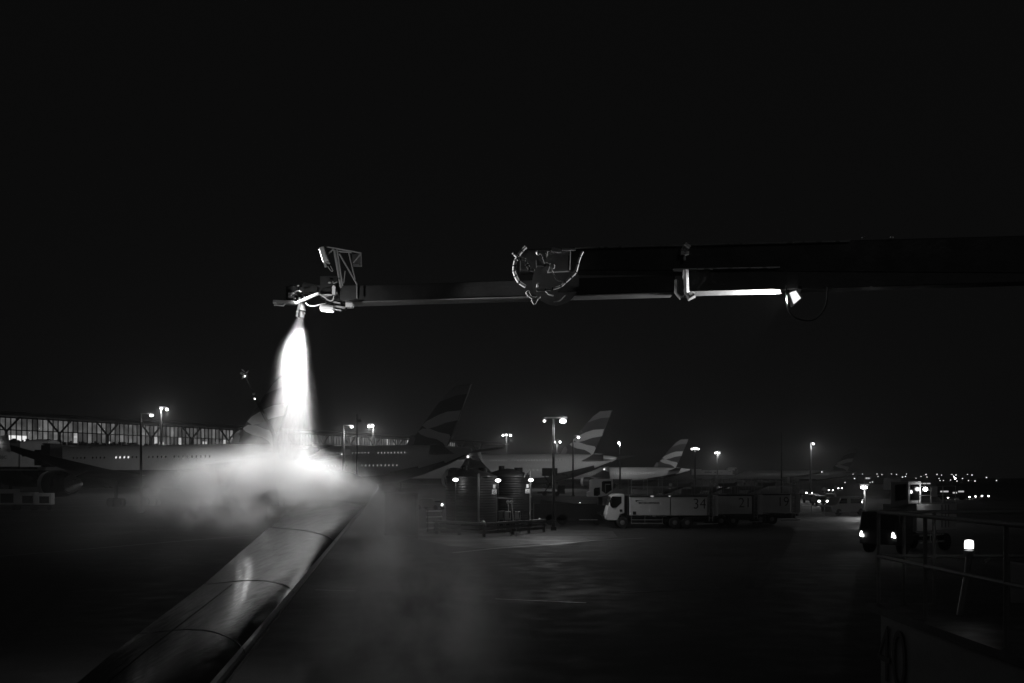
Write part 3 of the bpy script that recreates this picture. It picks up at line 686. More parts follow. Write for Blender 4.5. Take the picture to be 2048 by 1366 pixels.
# white raised operator cabin on a dark truck behind number 34
ht_ = thing('deicing_truck', 'dark truck with a white raised operator cabin behind the numbered trucks', 'truck', G(1180, 1046), 0, 'deicing trucks')
d_ = 88; q = lambda u, v, dd=0: P(u, v, d_ + dd)
m = MB(); m.prism([q(1182, 960), q(1186, 957.5), q(1225, 957.5), q(1226, 962), q(1226, 983), q(1212, 991), q(1197, 994), q(1181, 993.5), q(1176, 993.5), q(1176, 984), q(1181, 983)], (0, 1.8, 0)); cb_ = m.build('operator_cabin', M['white'], ht_, bevel=.05)
m = MB(); m.prism([q(1203.5, 964), q(1206, 962), q(1222.5, 962), q(1223.5, 980), q(1212, 988), q(1203.5, 982)][::1], (0, -.02, 0)); m.prism([q(1187.5, 978), q(1190, 975.5), q(1200, 974.5), q(1200, 989), q(1195, 992), q(1187.5, 991.5)], (0, -.02, 0)); m.build('cabin_window', M['glass'], cb_)
m = MB(); m.beam(q(1211, 968, -.03), q(1211, 985, -.03), .04, .04, (0, 1, 0)); m.beam(q(1211, 968.5, -.03), q(1221, 968.5, -.03), .03, .05); m.build('seat_rail', M['galv'], cb_)
m = MB(); m.box(q(1130, 1023, 1.2), (5.6, 2.2, 1.5)); m.box(q(1190, 1016, 1.2), (3.4, 2.0, .6)); m.beam(q(1200, 994, 1), q(1200, 1016, 1), .4, .5, (0, 1, 0)); m.beam(q(1196, 1016, .5), q(1080, 1003, .5), .35, .35); m.build('tank_body', M['darkpaint'], ht_)
for u in (1100, 1125, 1195):
    c = q(u, 955); m = MB(); m.cyl((c.x, d_ + .1, .48), (c.x, d_ + .4, .48), .48, 20); m.build('wheel', M['rubber'], ht_, True)
m = MB(); m.beam(q(1158, 1039.5, -.05), q(1196, 1039.5, -.05), .03, .07); m.build('reflective_strip', M['alu'], ht_)

# truck with headlights, right
rt = thing('deicing_truck', 'truck facing us with two glaring headlights, white box side and raised cabin', 'truck', (P(1757, 955, 55).x, 55, 0), R(-50), 'deicing trucks')
# local: faces -y, x to the right
m = MB(); m.prism([(-1.15, 0, .5), (-1.15, -.12, 1.2), (-1.1, .1, 2.3), (-1.1, 1.6, 2.35), (-1.15, 1.6, .5)], (2.3, 0, 0)); cb_ = m.build('cab', M['darkpaint'], rt, world=False, bevel=.05)
m = MB(); m.add([(-1.0, -.1, 1.35), (1.0, -.1, 1.35), (.95, .075, 2.2), (-.95, .075, 2.2)], [(0, 1, 2, 3)]); m.build('windscreen', M['glass'], cb_, world=False)
m = MB(); m.prism([(1.16, .25, 1.4), (1.16, 1.1, 1.3), (1.16, 1.1, 2.15), (1.16, .3, 2.15)], (.01, 0, 0)); m.build('side_window', M['glass'], cb_, world=False)
for sx in (-.95, .95):
    m = MB(); m.prism([(sx - .11, -.14, .94), (sx + .11, -.14, .9), (sx + .1, -.14, 1.02), (sx + .03, -.14, 1.03), (sx + .02, -.14, 1.2), (sx - .05, -.14, 1.2)], (0, .05, 0)); m.build('headlight', M['lamp'], cb_, world=False)
m = MB(); m.sphere((1.42, -.1, 1.95), (.16, .1, .34), 14, 8); m.beam((1.12, .1, 2.2), (1.42, -.05, 2.2), .04, .04); m.build('mirror', M['black'], cb_, world=False)
m = MB(); m.box((.25, 4.1, 1.95), (2.05, 4.6, 1.5)); bd_ = m.build('box_body', M['truckwhite'], rt, world=False, bevel=.03)
for y_ in (4.6, 5.0, 5.4): 
    m = MB(); m.box((1.29, y_, 2.0), (.02, .05, 1.3)); m.build('body_seam', M['ink'], bd_, world=False)
m = MB(); 
for z in (2.72, 3.2, 3.7): m.beam((1.25, 2.0, z), (1.25, 6.3, z), .04, .04)
for y_ in (2.0, 3.4, 4.8, 6.3): m.beam((1.25, y_, 2.7), (1.25, y_, 3.75), .04, .04, (0, 1, 0))
m.build('guard_rail', M['galv'], rt, world=False)
m = MB(); m.prism([(.2, .9, 2.5), (.2, .9, 3.95), (1.25, .9, 4.0), (1.25, .9, 2.75)], (0, 1.4, 0)); oc = m.build('operator_cabin', M['truckwhite'], rt, world=False, bevel=.04)
m = MB(); m.prism([(.5, .88, 2.9), (.5, .88, 3.8), (1.15, .88, 3.85), (1.15, .88, 3.0)], (0, .01, 0)); m.prism([(1.262, 1.1, 2.95), (1.262, 2.1, 2.95), (1.262, 2.1, 3.8), (1.262, 1.1, 3.8)], (.01, 0, 0)); m.build('cabin_window', M['glass'], oc, world=False)
m = MB(); m.sphere((1.5, 2.3, 3.55), (.12, .12, .11), 12, 8); m.build('work_lamp', M['lamp'], rt, world=False)
light('work_lamp_beam', 'POINT', wmat(rt) @ Vector((1.75, 2.0, 3.4)), 10, rt, size=.1)
m = MB(); m.box((0, 3.6, .75), (.9, 6.6, .3)); m.build('chassis', M['darkpaint'], rt, world=False)
m = MB()
for z in (.55, .95): m.beam((1.2, 2.2, z), (1.2, 5.0, z), .05, .1)
m.beam((1.22, 3.4, .5), (1.22, 3.4, 1.1), .05, .05, (0, 1, 0)); m.build('side_guard', M['alu'], rt, world=False)
for sx in (-1, 1):
    for y_ in (.8, 5.5):
        m = MB(); m.cyl((sx*1.0 - .15, y_, .48), (sx*1.0 + .15, y_, .48), .48, 20); m.build('wheel', M['rubber'], rt, True, world=False)

# van under a bright work light, farther back
vn = thing('utility_van', 'dim van parked under the elongated bright work light at the right', 'van', G(1700, 1030), R(20))
m = MB(); m.prism([(-2.4, 0, .35), (-2.5, 0, 1.0), (-1.7, 0, 1.25), (-1.2, 0, 2.0), (2.3, 0, 2.05), (2.4, 0, .35)], (0, 1.9, 0)); m.build('body', M['grey'], vn, world=False, bevel=.06)
m = MB(); m.prism([(-1.55, -.01, 1.3), (-1.15, -.01, 1.85), (-.4, -.01, 1.85), (-.4, -.01, 1.3)], (0, .01, 0)); m.prism([(0.1, -.01, 1.3), (.1, -.01, 1.85), (1.9, -.01, 1.85), (1.9, -.01, 1.3)], (0, .01, 0)); m.build('side_window', M['glass'], vn, world=False)
for x_ in (-1.5, 1.5):
    m = MB(); m.cyl((x_, -.02, .36), (x_, .22, .36), .36, 18); m.build('wheel', M['rubber'], vn, True, world=False)
post(1729, 968, 105, [(1729, 975)], 'short post with a wide bright work light above the van', 900, .08, (1.1, .4, .35), arm=True)
post(1726, 1000, 100, [(1726, 1004)], 'low marker post with a small lamp beneath the bright work light', 0, .05, (.25, .25, .22), soft=True)

# ================================================================== NEAR TRUCK NUMBER 40 (right foreground)
nt = thing('boom_truck', 'dark foreground truck numbered 40 with railed deck and the long spray boom overhead', 'truck', (5.8, 9.0, 0), 0)
XL, YB, ZD = 4.55, 12.4, 2.6
m = MB(); m.box((XL + 1.2, 8.4, 1.65), (2.38, 7.9, 1.8)); m.build('box_body', M['grey'], nt, bevel=.04)
m = MB(); m.box((XL + 1.2, 8.4, ZD - .02), (2.6, 8.2, .09)); m.build('deck', M['darkpaint'], nt)
m = MB(); m.box((XL + 1.2, 8.4, .62), (1.0, 8.0, .3)); m.box((XL + 1.2, 3.6, 1.5), (2.3, 1.5, 2.0)); m.build('chassis', M['darkpaint'], nt)
for y_ in (5.2, 10.0, 11.2):
    for x_ in (XL + .2, XL + 2.2):
        m = MB(); m.cyl((x_ - .15, y_, .5), (x_ + .15, y_, .5), .5, 24); m.build('wheel', M['rubber'], nt, True)
NM = Matrix.Translation((XL - .006, 11.93, 2.02)) @ Matrix.Rotation(R(-90), 4, 'Z') @ FRONT
text_mesh('number', '40', 1.0, M['ink'], NM, nt, sx=.95, offset=-.01)
m = MB(); r_ = .024
xs_ = [P(1757, 955, YB).x, P(1808, 955, YB).x, P(1868, 955, YB).x]
for x_ in xs_: m.tube([(x_, YB, ZD), (x_, YB, 3.78)], r_, 8)
for z in (3.77, 3.22): m.tube([(xs_[0], YB, z), (xs_[0] + 2.3, YB, z)], r_, 8)
for z in (3.77, 3.22): m.tube([(xs_[0], YB, z), (xs_[0], 5.2, z)], r_, 8)
for y_ in (11.0, 9.2, 7.2, 5.2): m.tube([(xs_[0], y_, ZD), (xs_[0], y_, 3.77)], r_, 8)
m.tube([(xs_[0] + 2.3, YB, ZD), (xs_[0] + 2.3, YB, 3.77)], r_, 8)
m.build('guard_rail', M['grey'], nt, True)
bp_ = P(1938, 1089, 11.5)
m = MB(); m.tube([P(1938, 1109, 11.5), P(1934, 1150, 11.45), P(1914, 1262, 11.4), Vector((P(1914, 1262, 11.4).x, 11.4, ZD))], .035, 10); m.cyl(P(1938, 1112, 11.5), P(1938, 1101, 11.5), .055, 14); m.build('beacon_streak_post', M['grey'], nt, True)  # collar, and a leaning tube shaped after the beacon's reflected streak
m = MB(); m.lathe([(.03, -.05), (.048, -.046), (.05, .0), (.047, .034), (.044, .037), (.044, .044), (.034, .05), (.01, .053)], 20, bp_); m.build('beacon', M['beacon'], nt, True)
light('beacon_light', 'POINT', bp_ + Vector((-.02, -.0, .16)), .07, nt, size=.05)
m = MB(); m.beam(P(1968, 1125, 11.2), P(1980, 1117, 11.2), .03, .02); m.beam(P(1966, 1122, 11.2), P(1979, 1117, 11.15), .02, .02); m.build('grab_handle', M['alu'], nt)
# turret carrying the boom
BD = 14.0
m = MB(); tb = P(2125, 955, BD); m.box((XL + 3.4, 13.4, 1.5), (1.5, 2.0, 3.0)); m.tube([(tb.x, 13.3, ZD), (tb.x, 13.9, P(2125, 640, BD).z)], [.42, .3], 18); m.box((tb.x + .1, BD, P(2125, 540, BD).z), (.8, .75, 1.5)); m.build('turret', M['boomdark'], nt, bevel=.03)

# ------------------------------------------------------------------ boom (parts of the truck that carries it)
q = lambda u, v, dd=0.0: P(u, v, BD + dd)
def seg(m, u0, vt0, vb0, u1, vt1, vb1, w_, dd=0.0):
    a = [q(u0, vt0, dd), q(u0, vb0, dd)]; b2 = [q(u1, vt1, dd), q(u1, vb1, dd)]; o_ = Vector((0, w_, 0))
    vs = a + b2 + [p_ + o_ for p_ in a + b2]
    m.add(vs, [(0, 1, 3, 2), (4, 6, 7, 5), (0, 2, 6, 4), (1, 5, 7, 3), (0, 4, 5, 1), (2, 3, 7, 6)])
m = MB(); seg(m, 1040, 498.5, 540, 2120, 469, 547, .34, .02); ub = m.build('upper_boom', M['boomdark'], nt, bevel=.012)
m = MB(); seg(m, 684, 572, 603, 1350, 550, 583.5, .26, .05); lb_ = m.build('lower_boom', M['boomdark'], nt, bevel=.01)
m = MB(); seg(m, 690, 603.6, 605.0, 1348, 584.2, 586.4, .34, .01); m.build('boom_flange', M['boom'], lb_)
M['sleeve'] = paint('sleeve_paint', 0.09, 0.45, var=0.3, scale=2.5, bump=0.1)
m = MB(); seg(m, 1372, 540, 585, 2120, 528, 562, .30, .03); sl = m.build('boom_sleeve', M['sleeve'], nt, bevel=.012)
m = MB(); m.loft([[q(u, v0, -.05), q(u, v0, .36), q(u, v0 + 8, .36), q(u, v0 + 9.5, .02)] for u, v0 in ((1374, 583), (1562, 578))]); m.build('sleeve_flange', M['alu'], sl)
m = MB(); seg(m, 1347, 537.2, 539.3, 1560, 533.2, 535, .44, -.05); m.build('sleeve_cap', M['alu'], sl)
m = MB(); m.tube([q(1150, 496.5, -.02), q(1380, 490.5, -.02), q(1700, 482, -.02)], .012, 8); m.build('lit_edge_line', M['alu'], ub, True)  # added pale tube that draws the lit top edge of the boom
# end clamps
m = MB(); m.tube([q(1371, 540, -.05), q(1372, 586, -.05), q(1378, 596, -.05), q(1388, 590, -.05)], .045, 8); m.tube([q(1353, 560, -.05), q(1353, 586, -.05), q(1361, 596, -.05), q(1370, 590, -.05)], .032, 8); m.beam(q(1347, 540.5, -.06), q(1372, 541.5, -.06), .03, .03); m.build('clamp', M['alu'], sl, True)
m = MB(); m.cyl(q(1366, 492.5, -.06), q(1376, 500, -.06), .07, 14); m.box(q(1369, 507, -.05), (.11, .1, .05)); m.box(q(1369, 514, -.05), (.03, .05, .1)); m.build('roller', M['alu'], ub, True)
for u in (1727, 1784):
    m = MB()
    for k_ in (-2, 2): m.sphere(q(u + k_, 474.5, -.03), .014)
    m.build('bolt', M['alu'], ub)
# boom spotlight
lp = q(1592, 592, -.03)
m = MB(); m.prism([lp + Vector((-.06, .1, .06)), lp + Vector((-.005, .1, -.12)), lp + Vector((.13, .1, .0)), lp + Vector((.08, .1, .08))], (0, .14, 0)); m.beam(lp + Vector((.05, .15, .05)), q(1600, 575), .05, .05); sp_ = m.build('spotlight', M['darkpaint'], nt)
m = MB(); m.prism([lp + Vector((-.068, .0, .055)), lp + Vector((-.012, .0, -.1)), lp + Vector((.07, .0, -.03)), lp + Vector((.0, .0, .075))], (0, .08, 0)); m.build('lens', M['winb'], sp_)
m = MB(); m.tube([q(1573, 570, -.06), q(1573, 610, -.06), q(1590, 635, -.06), q(1625, 640, -.06), q(1650, 615, -.06), q(1655, 575, -.06)], .012, 8, 5); m.build('hose', M['rubber'], nt, True)

# knuckle with hoses (crop scale 4.876, origin 980,460)
K = lambda x, y, dd=-.2: q(980 + x / 4.876, 460 + y / 4.876, dd)
m = MB(); m.prism([K(560, 205), K(790, 195), K(780, 400), K(560, 410), K(590, 330), K(545, 315)], (0, .45, 0)); kn = m.build('knuckle', M['boom'], nt, bevel=.008)
m = MB(); m.prism([K(450, 285), K(530, 290), K(530, 350), K(455, 345)], (0, .3, 0)); m.cyl(K(640, 505, -.1), K(640, 505, .5), .33, 24); m.build('pivot_housing', M['boomdark'], kn)
m = MB(); m.beam(K(515, 225, -.23), K(545, 320, -.23), .04, .05); m.beam(K(600, 190, -.22), K(690, 205, -.22), .05, .05); m.beam(K(700, 190, -.22), K(835, 192, -.22), .03, .025); m.tube([K(470, 205, -.23), K(455, 220, -.23), K(470, 238, -.23), K(500, 222, -.23), K(545, 222, -.23)], .013, 6, 3); m.build('bracket', M['alu'], kn)
m = MB(); m.beam(K(770, 250, -.22), K(768, 395, -.22), .02, .015, (0, 1, 0)); m.beam(K(768, 400, -.22), K(830, 405, -.22), .03, .02); m.prism([K(838, 475, -.1), K(835, 600, -.1), K(650, 610, -.1), K(760, 510, -.1)], (0, .04, 0)); m.build('side_plate', M['boomdark'], kn)
def hose(pts, r, seg_=False, mat='hose', par=None, dd=-.3):
    m = MB(); m.tube([K(x, y, dd) for x, y in pts], r, 10, 6); h = m.build('hose', M[mat], par or nt, True)
    if seg_:
        m = MB()
        for (x, y), (x_, y_) in zip(pts[1:-1], pts[2:]):
            a, b2 = K(x, y, dd), K(x_, y_, dd); t_ = (b2 - a).normalized() * .008; m.cyl(a - t_, a + t_, r * 1.25, 10)
        m.build('hose_clip', M['black'], h)
hose([(350, 165), (310, 205), (278, 250), (250, 300), (237, 350), (236, 400), (250, 450), (285, 510), (345, 552)], .024, True)
hose([(220, 222), (235, 232), (265, 265), (300, 280), (345, 290)], .02, True)
hose([(352, 330), (365, 345), (385, 380), (430, 398)], .026, True)
hose([(905, 210), (880, 260), (858, 330), (835, 410), (790, 460), (735, 510), (690, 548), (610, 575), (540, 583), (460, 588)], .017, True)
hose([(585, 330), (600, 390), (625, 440), (660, 485), (700, 500), (745, 512)], .011)
hose([(618, 340), (622, 355), (618, 372)], .017)
hose([(385, 595), (355, 610), (380, 645), (425, 668), (470, 665), (490, 650)], .013)
hose([(370, 600), (400, 650), (415, 700), (432, 722), (448, 705), (470, 660)], .011)
hose([(540, 590), (570, 625), (620, 640)], .010, dd=-.12)
hose([(620, 700), (680, 690), (735, 640)], .008, mat='boom', dd=-.1)
hose([(460, 560), (465, 535), (495, 535)], .016, dd=-.2)

# nozzle head (crop scale 5.253, origin 500,460)
W = lambda x, y, dd=0.0: q(500 + x / 5.253, 460 + y / 5.253, dd)
m = MB(); m.prism([W(945, 582, .0), W(1130, 575, .0), W(1125, 720, .0), W(1040, 745, .0), W(940, 740, .0)], (0, .3, 0)); hd = m.build('nozzle_mount', M['boomdark'], nt, bevel=.01)
m = MB(); m.beam(W(250, 757, -.1), W(478, 768, -.1), .12, .045); m.build('spray_bar', M['metal'], hd, bevel=.006)
m = MB(); m.beam(W(476, 772, -.16), W(722, 666, -.16), .05, .034); m.build('cross_arm', M['white'], hd, bevel=.004)
m = MB(); m.box(W(262, 768, -.14), (.045, .05, .02)); m.beam(W(255, 790, -.12), W(350, 797, -.12), .04, .014); m.beam(W(350, 797, -.12), W(372, 775, -.12), .02, .012); m.build('bar_tip', M['alu'], hd)
m = MB(); m.tube([W(540, 770), W(540, 815), W(540, 850)], [.05, .055, .062], 18); m.tube([W(540, 850), W(533, 858), W(530, 922)], [.075, .06, .052], 18); m.build('nozzle', M['metal'], hd, True)
m = MB(); m.tube([W(518, 770, -.14), W(508, 815, -.12), W(497, 860, -.1), W(490, 908, -.08)], .014, 8, 4); m.sphere(W(497, 860, -.11), .02); m.sphere(W(492, 902, -.09), .016); m.build('feed_pipe', M['white'], hd, True)
m = MB(); m.prism([W(862, 590, -.18), W(880, 580, -.18), W(897, 598, -.18), W(896, 678, -.18), W(862, 675, -.18)], (0, .05, 0)); m.beam(W(735, 682, -.1), W(862, 684, -.1), .04, .016); m.build('bracket', M['white'], hd)
def whose(pts, r, mat='hose', dd=-.17):
    m = MB(); m.tube([W(x, y, dd) for x, y in pts], r, 8, 6); m.build('hose', M[mat], hd, True)
whose([(585, 765), (605, 790), (650, 800), (700, 795), (745, 780), (790, 776)], .008)
whose([(740, 682), (785, 710), (835, 742), (868, 735), (882, 690)], .008)
whose([(470, 650), (505, 640), (535, 655)], .008, 'metal')
whose([(870, 540), (880, 560), (915, 545)], .009, 'metal')
m = MB(); random.seed(3)
for i in range(46):
    x_, y_ = random.uniform(410, 700), random.uniform(600, 745)
    if y_ < 760 - (x_ - 400) * .34: m.box(W(x_, y_, random.uniform(-.05, .3)), (random.uniform(.02, .1), random.uniform(.03, .12), random.uniform(.02, .08)), random.uniform(-.6, .6))
m.cyl(W(450, 600, .1), W(450, 745, .1), .1, 18); m.cyl(W(560, 600, .15), W(760, 640, .15), .07, 16); m.cyl(W(780, 690, .1), W(930, 640, .1), .13, 18); m.box(W(840, 610, .1), (.24, .2, .3)); m.build('swivel_motor', M['black'], hd)
m = MB()
for x_, y_, r_ in ((448, 664, .016), (505, 586, .01), (685, 610, .012), (837, 553, .013), (430, 690, .01), (470, 720, .012), (520, 718, .01), (570, 705, .009)): m.sphere(W(x_, y_, -.09), (r_*1.8, r_, r_))
m.build('fitting', M['alu'], hd, True)
# lower lamp and tray
def lamp_head(p0, p1, w_, th, nfin, par, dd):
    a, b2 = W(*p0, dd), W(*p1, dd); m = MB(); m.beam(a, b2, w_, th)
    t_ = (b2 - a); u_ = Vector((0, 1, 0)).cross(t_).normalized()
    if u_.z < 0: u_ = -u_
    for i in range(nfin):
        c = a + t_ * ((i + .5) / nfin); m.beam(c + u_ * th * .5, c + u_ * (th * .5 + .02), w_ * .96, t_.length / nfin * .45, t_.normalized())
    return m.build('work_light', M['white'], par), (a + b2) / 2, u_
l1, c1, u1 = lamp_head((740, 822), (878, 838), .13, .04, 10, hd, -.16)
m = MB(); m.beam(W(800, 795, -.05), W(1005, 830, -.05), .12, .015); m.beam(W(880, 760, -.1), W(950, 772, -.1), .06, .02); m.beam(W(890, 835, -.14), W(960, 848, -.14), .05, .014); m.beam(W(800, 790, -.1), W(1010, 812, -.1), .03, .012); m.build('tray', M['metal'], hd)
m = MB(); m.box(W(1048, 793, -.1), (.1, .12, .06)); eb_ = m.build('end_block', M['white'], hd, bevel=.006)
light('end_work_light', 'SPOT', W(1100, 812, -.2), 420, eb_, P(1085, 545, 13.6), .03, 30, .6)
# upper cage
m = MB()
for p0, p1, r_ in (((888, 210), (955, 600), .02), ((915, 205), (975, 585), .012), ((940, 250), (1122, 568), .012), ((1122, 568), (1125, 720), .012), ((780, 170), (1170, 240), .01), ((880, 195), (790, 282), .012), ((1035, 225), (1105, 520), .01), ((1168, 240), (1172, 385), .008), ((1085, 345), (1170, 245), .012), ((1000, 430), (985, 560), .008), ((930, 225), (1070, 235), .01), ((780, 170), (820, 330), .008)):
    m.tube([W(*p0, -.08), W(*p1, -.08)], r_, 8)
for p0, p1, r_ in (((888, 215), (955, 600), .014), ((800, 175), (1175, 245), .01), ((940, 255), (1122, 570), .01)): m.tube([W(*p0, .35), W(*p1, .35)], r_, 8)
for p0 in ((785, 172), (1170, 242), (888, 212), (955, 600)): m.tube([W(*p0, -.08), W(*p0, .35)], .01, 8)
cg = m.build('light_frame', M['boom'], hd, True)
m = MB()
for i in range(9): m.beam(W(1078 + i * 10.5, 258, -.06), W(1084 + i * 10.5, 372, -.06), .005, .005, (0, 1, 0))
for i in range(11): m.beam(W(1074, 258 + i * 11, -.06), W(1166, 258 + i * 11, -.06), .005, .005)
m.beam(W(1084, 378, -.06), W(1172, 380, -.06), .03, .012); m.box(W(1115, 366, -.05), (.08, .04, .02)); m.build('mesh_panel', M['metal'], cg)
l2, c2, u2 = lamp_head((752, 192), (795, 335), .14, .05, 12, cg, -.1)
m = MB(); m.beam(W(785, 345, -.12), W(795, 390, -.12), .03, .02, (0, 1, 0)); m.beam(W(808, 345, -.1), W(840, 350, -.1), .04, .016); m.tube([W(815, 380, -.1), W(850, 428, -.1), W(870, 428, -.1), W(845, 378, -.1)], .006, 6, 3); m.build('lamp_bracket', M['alu'], cg)
JT = P(578, 860, 14.35)
for c_, u_, par, ax in ((c1, u1, l1, (W(740, 822) - W(878, 838))), (c2, u2, l2, (W(752, 192) - W(795, 335)))):
    a_ = ax.normalized() * ax.length * .42; m = MB(); m.beam(c_ - u_ * .028 - a_, c_ - u_ * .028 + a_, .1, .012, u_); m.build('lens', M['lampsoft'], par)
light('cage_fill', 'POINT', W(690, 860, -.75), 15, l1, size=.05)  # added fill lamp hanging in front of the nozzle, brightens the light frame
light('work_light_low', 'SPOT', c1 + Vector((-.05, -.05, -.1)), 880, l1, JT, .06, 84, .6)
light('work_light_high', 'SPOT', c2 + Vector((-.12, -.34, -.08)), 300, l2, P(582, 800, 14.1), .06, 36, .5)
light('boom_spot', 'SPOT', lp + Vector((-.11, .0, -.05)), 700, sp_, P(900, 740, 14.2), .04, 110, .8)

# distant spraying boom, top left of the jet
db = thing('distant_boom', 'distant folded boom with a glinting basket left of the spray', 'boom', (P(565, 955, 105).x, 105, 0))
Q = lambda u, v: P(u, v, 105)
m = MB(); m.tube([Q(492, 755), Q(509, 792)], .07, 8); m.tube([Q(510, 795), Q(548, 870), Vector((Q(565, 955).x, 105, .4))], [.16, .26], 8); m.build('arm', M['darkpaint'], db, True)
m = MB(); random.seed(5)
for i in range(16):
    c = Q(random.uniform(481, 496), random.uniform(744, 756)); m.beam(c, c + Vector((random.uniform(-.35, .35), random.uniform(-.2, .2), random.uniform(-.3, .3))), .05, .05)
m.beam(Q(480, 746), Q(488, 751), .1, .06); m.build('basket', M['alu'], db)
m = MB(); m.box(Q(507.5, 788), (.25, .2, .25)); m.box(Q(510.5, 798), (.14, .14, .3)); m.build('elbow', M['alu'], db)
m = MB(); m.sphere(Q(510.5, 798) + Vector((0, -.2, 0)), .07); m.sphere(Q(491, 753) + Vector((0, -.25, 0)), .06); m.build('lamp', M['lampsoft'], db)
m = MB(); m.box((db.location.x, 105.5, .6), (3, 2, 1.2)); m.build('base', M['darkpaint'], db)
light('basket_lamp', 'POINT', Q(494, 758) + Vector((0, -1.0, 0)), 9, db, size=.1)

# high-lift truck against the double-deck airliner, its lamp washing the fuselage
hl = thing('catering_truck', 'boxy raised truck silhouetted against the brightly lit patch of fuselage', 'truck', (P(1100, 955, 222).x, 222, 0), 0)
Q2 = lambda u, v, dd=0: P(u, v, 222 + dd)
a, b2 = Q2(1085, 936), Q2(1115, 952); m = MB(); m.box(((a.x+b2.x)/2, 225, (a.z+b2.z)/2), (b2.x-a.x, 6, a.z-b2.z)); m.build('box_body', M['darkpaint'], hl, bevel=.05)
m = MB(); m.beam((a.x + .5, 223, .9), (b2.x - .5, 223, b2.z), .2, .25); m.beam((b2.x - .5, 223, .9), (a.x + .5, 223, b2.z), .2, .25); m.build('scissor_lift', M['darkpaint'], hl)
m = MB(); m.box(((a.x+b2.x)/2, 225, .85), (5.5, 2.4, .5)); m.box((b2.x + .9, 225, 1.5), (1.7, 2.4, 1.9)); m.build('chassis', M['darkpaint'], hl, bevel=.05)
for x_ in (a.x + .5, b2.x):
    m = MB(); m.cyl((x_, 223.6, .5), (x_, 223.95, .5), .5, 16); m.build('wheel', M['rubber'], hl, True)
m = MB(); m.sphere((b2.x + .15, 229.2, b2.z + .8), .14); m.build('work_lamp', M['lampsoft'], hl)
light('work_lamp_beam', 'SPOT', (b2.x + .6, 229.4, b2.z + .8), 900, hl, P(1126, 938, 240), .1, 120, .6)

# ground equipment under the left boarding bridge
rnd = random.Random(11)
for i, (u, w_, h_, lb) in enumerate(((8, 3.2, 2.0, 'boxy baggage cart at the left edge under the boarding bridge'), (50, 2.6, 1.6, 'baggage cart with pale side below the bridge cab'), (84, 2.4, 1.5, 'low baggage cart nearest the airliner engine'))):
    c = P(u, 955, 128); t = thing('baggage_cart', lb, 'baggage cart', (c.x, 128, 0), R(6), 'baggage carts under the bridge')
    m = MB(); m.box((0, .7, .62), (w_, 1.4, .14)); m.beam((-w_/2 - .7, .7, .5), (-w_/2, .7, .6), .06, .06); m.build('chassis', M['darkpaint'], t, world=False)
    m = MB(); m.box((0, .75, .7 + h_/2), (w_*.92, 1.3, h_*.98)); m.build('canopy', M['truckwhite'], t, world=False, bevel=.04)
    m = MB(); m.box((w_*.1, .09, .7 + h_*.42), (w_*.5, .03, h_*.6)); m.build('curtain', M['black'], t, world=False)
    for x_ in (-w_*.35, w_*.35):
        m = MB(); m.cyl((x_, .1, .3), (x_, .3, .3), .3, 14); m.build('wheel', M['rubber'], t, world=False)

# ================================================================== FOREGROUND WING
# stations from near root to tip: (LE u, v, d), (TE u, v, d)
LEl = lambda d: (lambda drop: Vector((-1.70 + (d - 5.8) * (-.32 / 10.2), d, CZ - drop)))(1.2 - (d - 5.8) * 1.15 / 10.2)
TEs = [(4.2, P(90, 1420, 8.9)), (5.8, P(225, 1306, 9.6)), (8.09, P(408, 1168, 10.75)), (10.4, P(540, 1053, 12.4)), (12.4, P(592, 1012, 14.2)), (14.2, P(617, 978, 15.6)), (15.5, P(634, 950, 16.5)), (16.1, P(660, 938, 16.9))]
wg = thing('aircraft_wing', 'grey aircraft wing reaching from the bottom edge into the spray', 'aircraft wing', (LEl(5.8).x - .6, 5.8, 2.4), 0)
SEC = [(0, 0), (.006, .007), (.02, .013), (.05, .021), (.1, .029), (.18, .036), (.28, .039), (.42, .036), (.58, .027), (.75, .015), (.9, .004), (1, 0)]
LOW = [(.9, -.02), (.7, -.04), (.4, -.055), (.15, -.05), (.04, -.032), (.008, -.010)]
def sect(le, te, th=1.0):
    ch = te - le; L_ = ch.length
    return [le + ch * a + Vector((0, 0, L_ * b_ * th * .78)) for a, b_ in SEC], [le + ch * a + Vector((0, 0, L_ * b_ * th)) for a, b_ in LOW]
def interp(d):
    for (d0, p0), (d1, p1) in zip(TEs, TEs[1:]):
        if d <= d1: 
            t = (d - d0) / (d1 - d0); return p0.lerp(p1, t)
    return TEs[-1][1]
ds = [4.2 + (16.1 - 4.2) * i / 60 for i in range(61)]
rings = []; 
for d in ds:
    le = LEl(d); te = interp(d)
    if d > 14.6:                                     # rounded tip, leading edge curving back
        f = (d - 14.6) / 1.5; le = le.lerp(te, .55 * f ** 3) ; 
    up_, lo_ = sect(le, te, 1.0 - .35 * (d - 4.2) / 12)
    rings.append(up_ + lo_)
NR = len(rings[0])
full = MB().loft(rings); m = MB(); lem = MB(); m.v = full.v; lem.v = full.v
for f in full.f:
    idx = [i % NR for i in f]
    tgt = lem if len(f) == 4 and (max(idx) <= 2 or set(idx) == {0, NR - 1}) else m
    tgt.f.append(f); tgt.m.append(0)
k = NT('wet_wing_paint'); co = k.obj(); b = k.n('ShaderNodeBsdfPrincipled')
nn = k.noise(co, 1.2, 5); nf = k.noise(co, 30, 3); nd = k.noise(co, 7, 3)
k.l(k.grey(k.mapr(nn, .3, .7, .025, .05)), b.inputs['Base Color']); b.inputs['Specular IOR Level'].default_value = .26
k.l(k.mapr(nd, .35, .7, .08, .21), b.inputs['Roughness'])
bp = k.n('ShaderNodeBump'); bp.inputs['Strength'].default_value = .1; bp.inputs['Distance'].default_value = .01
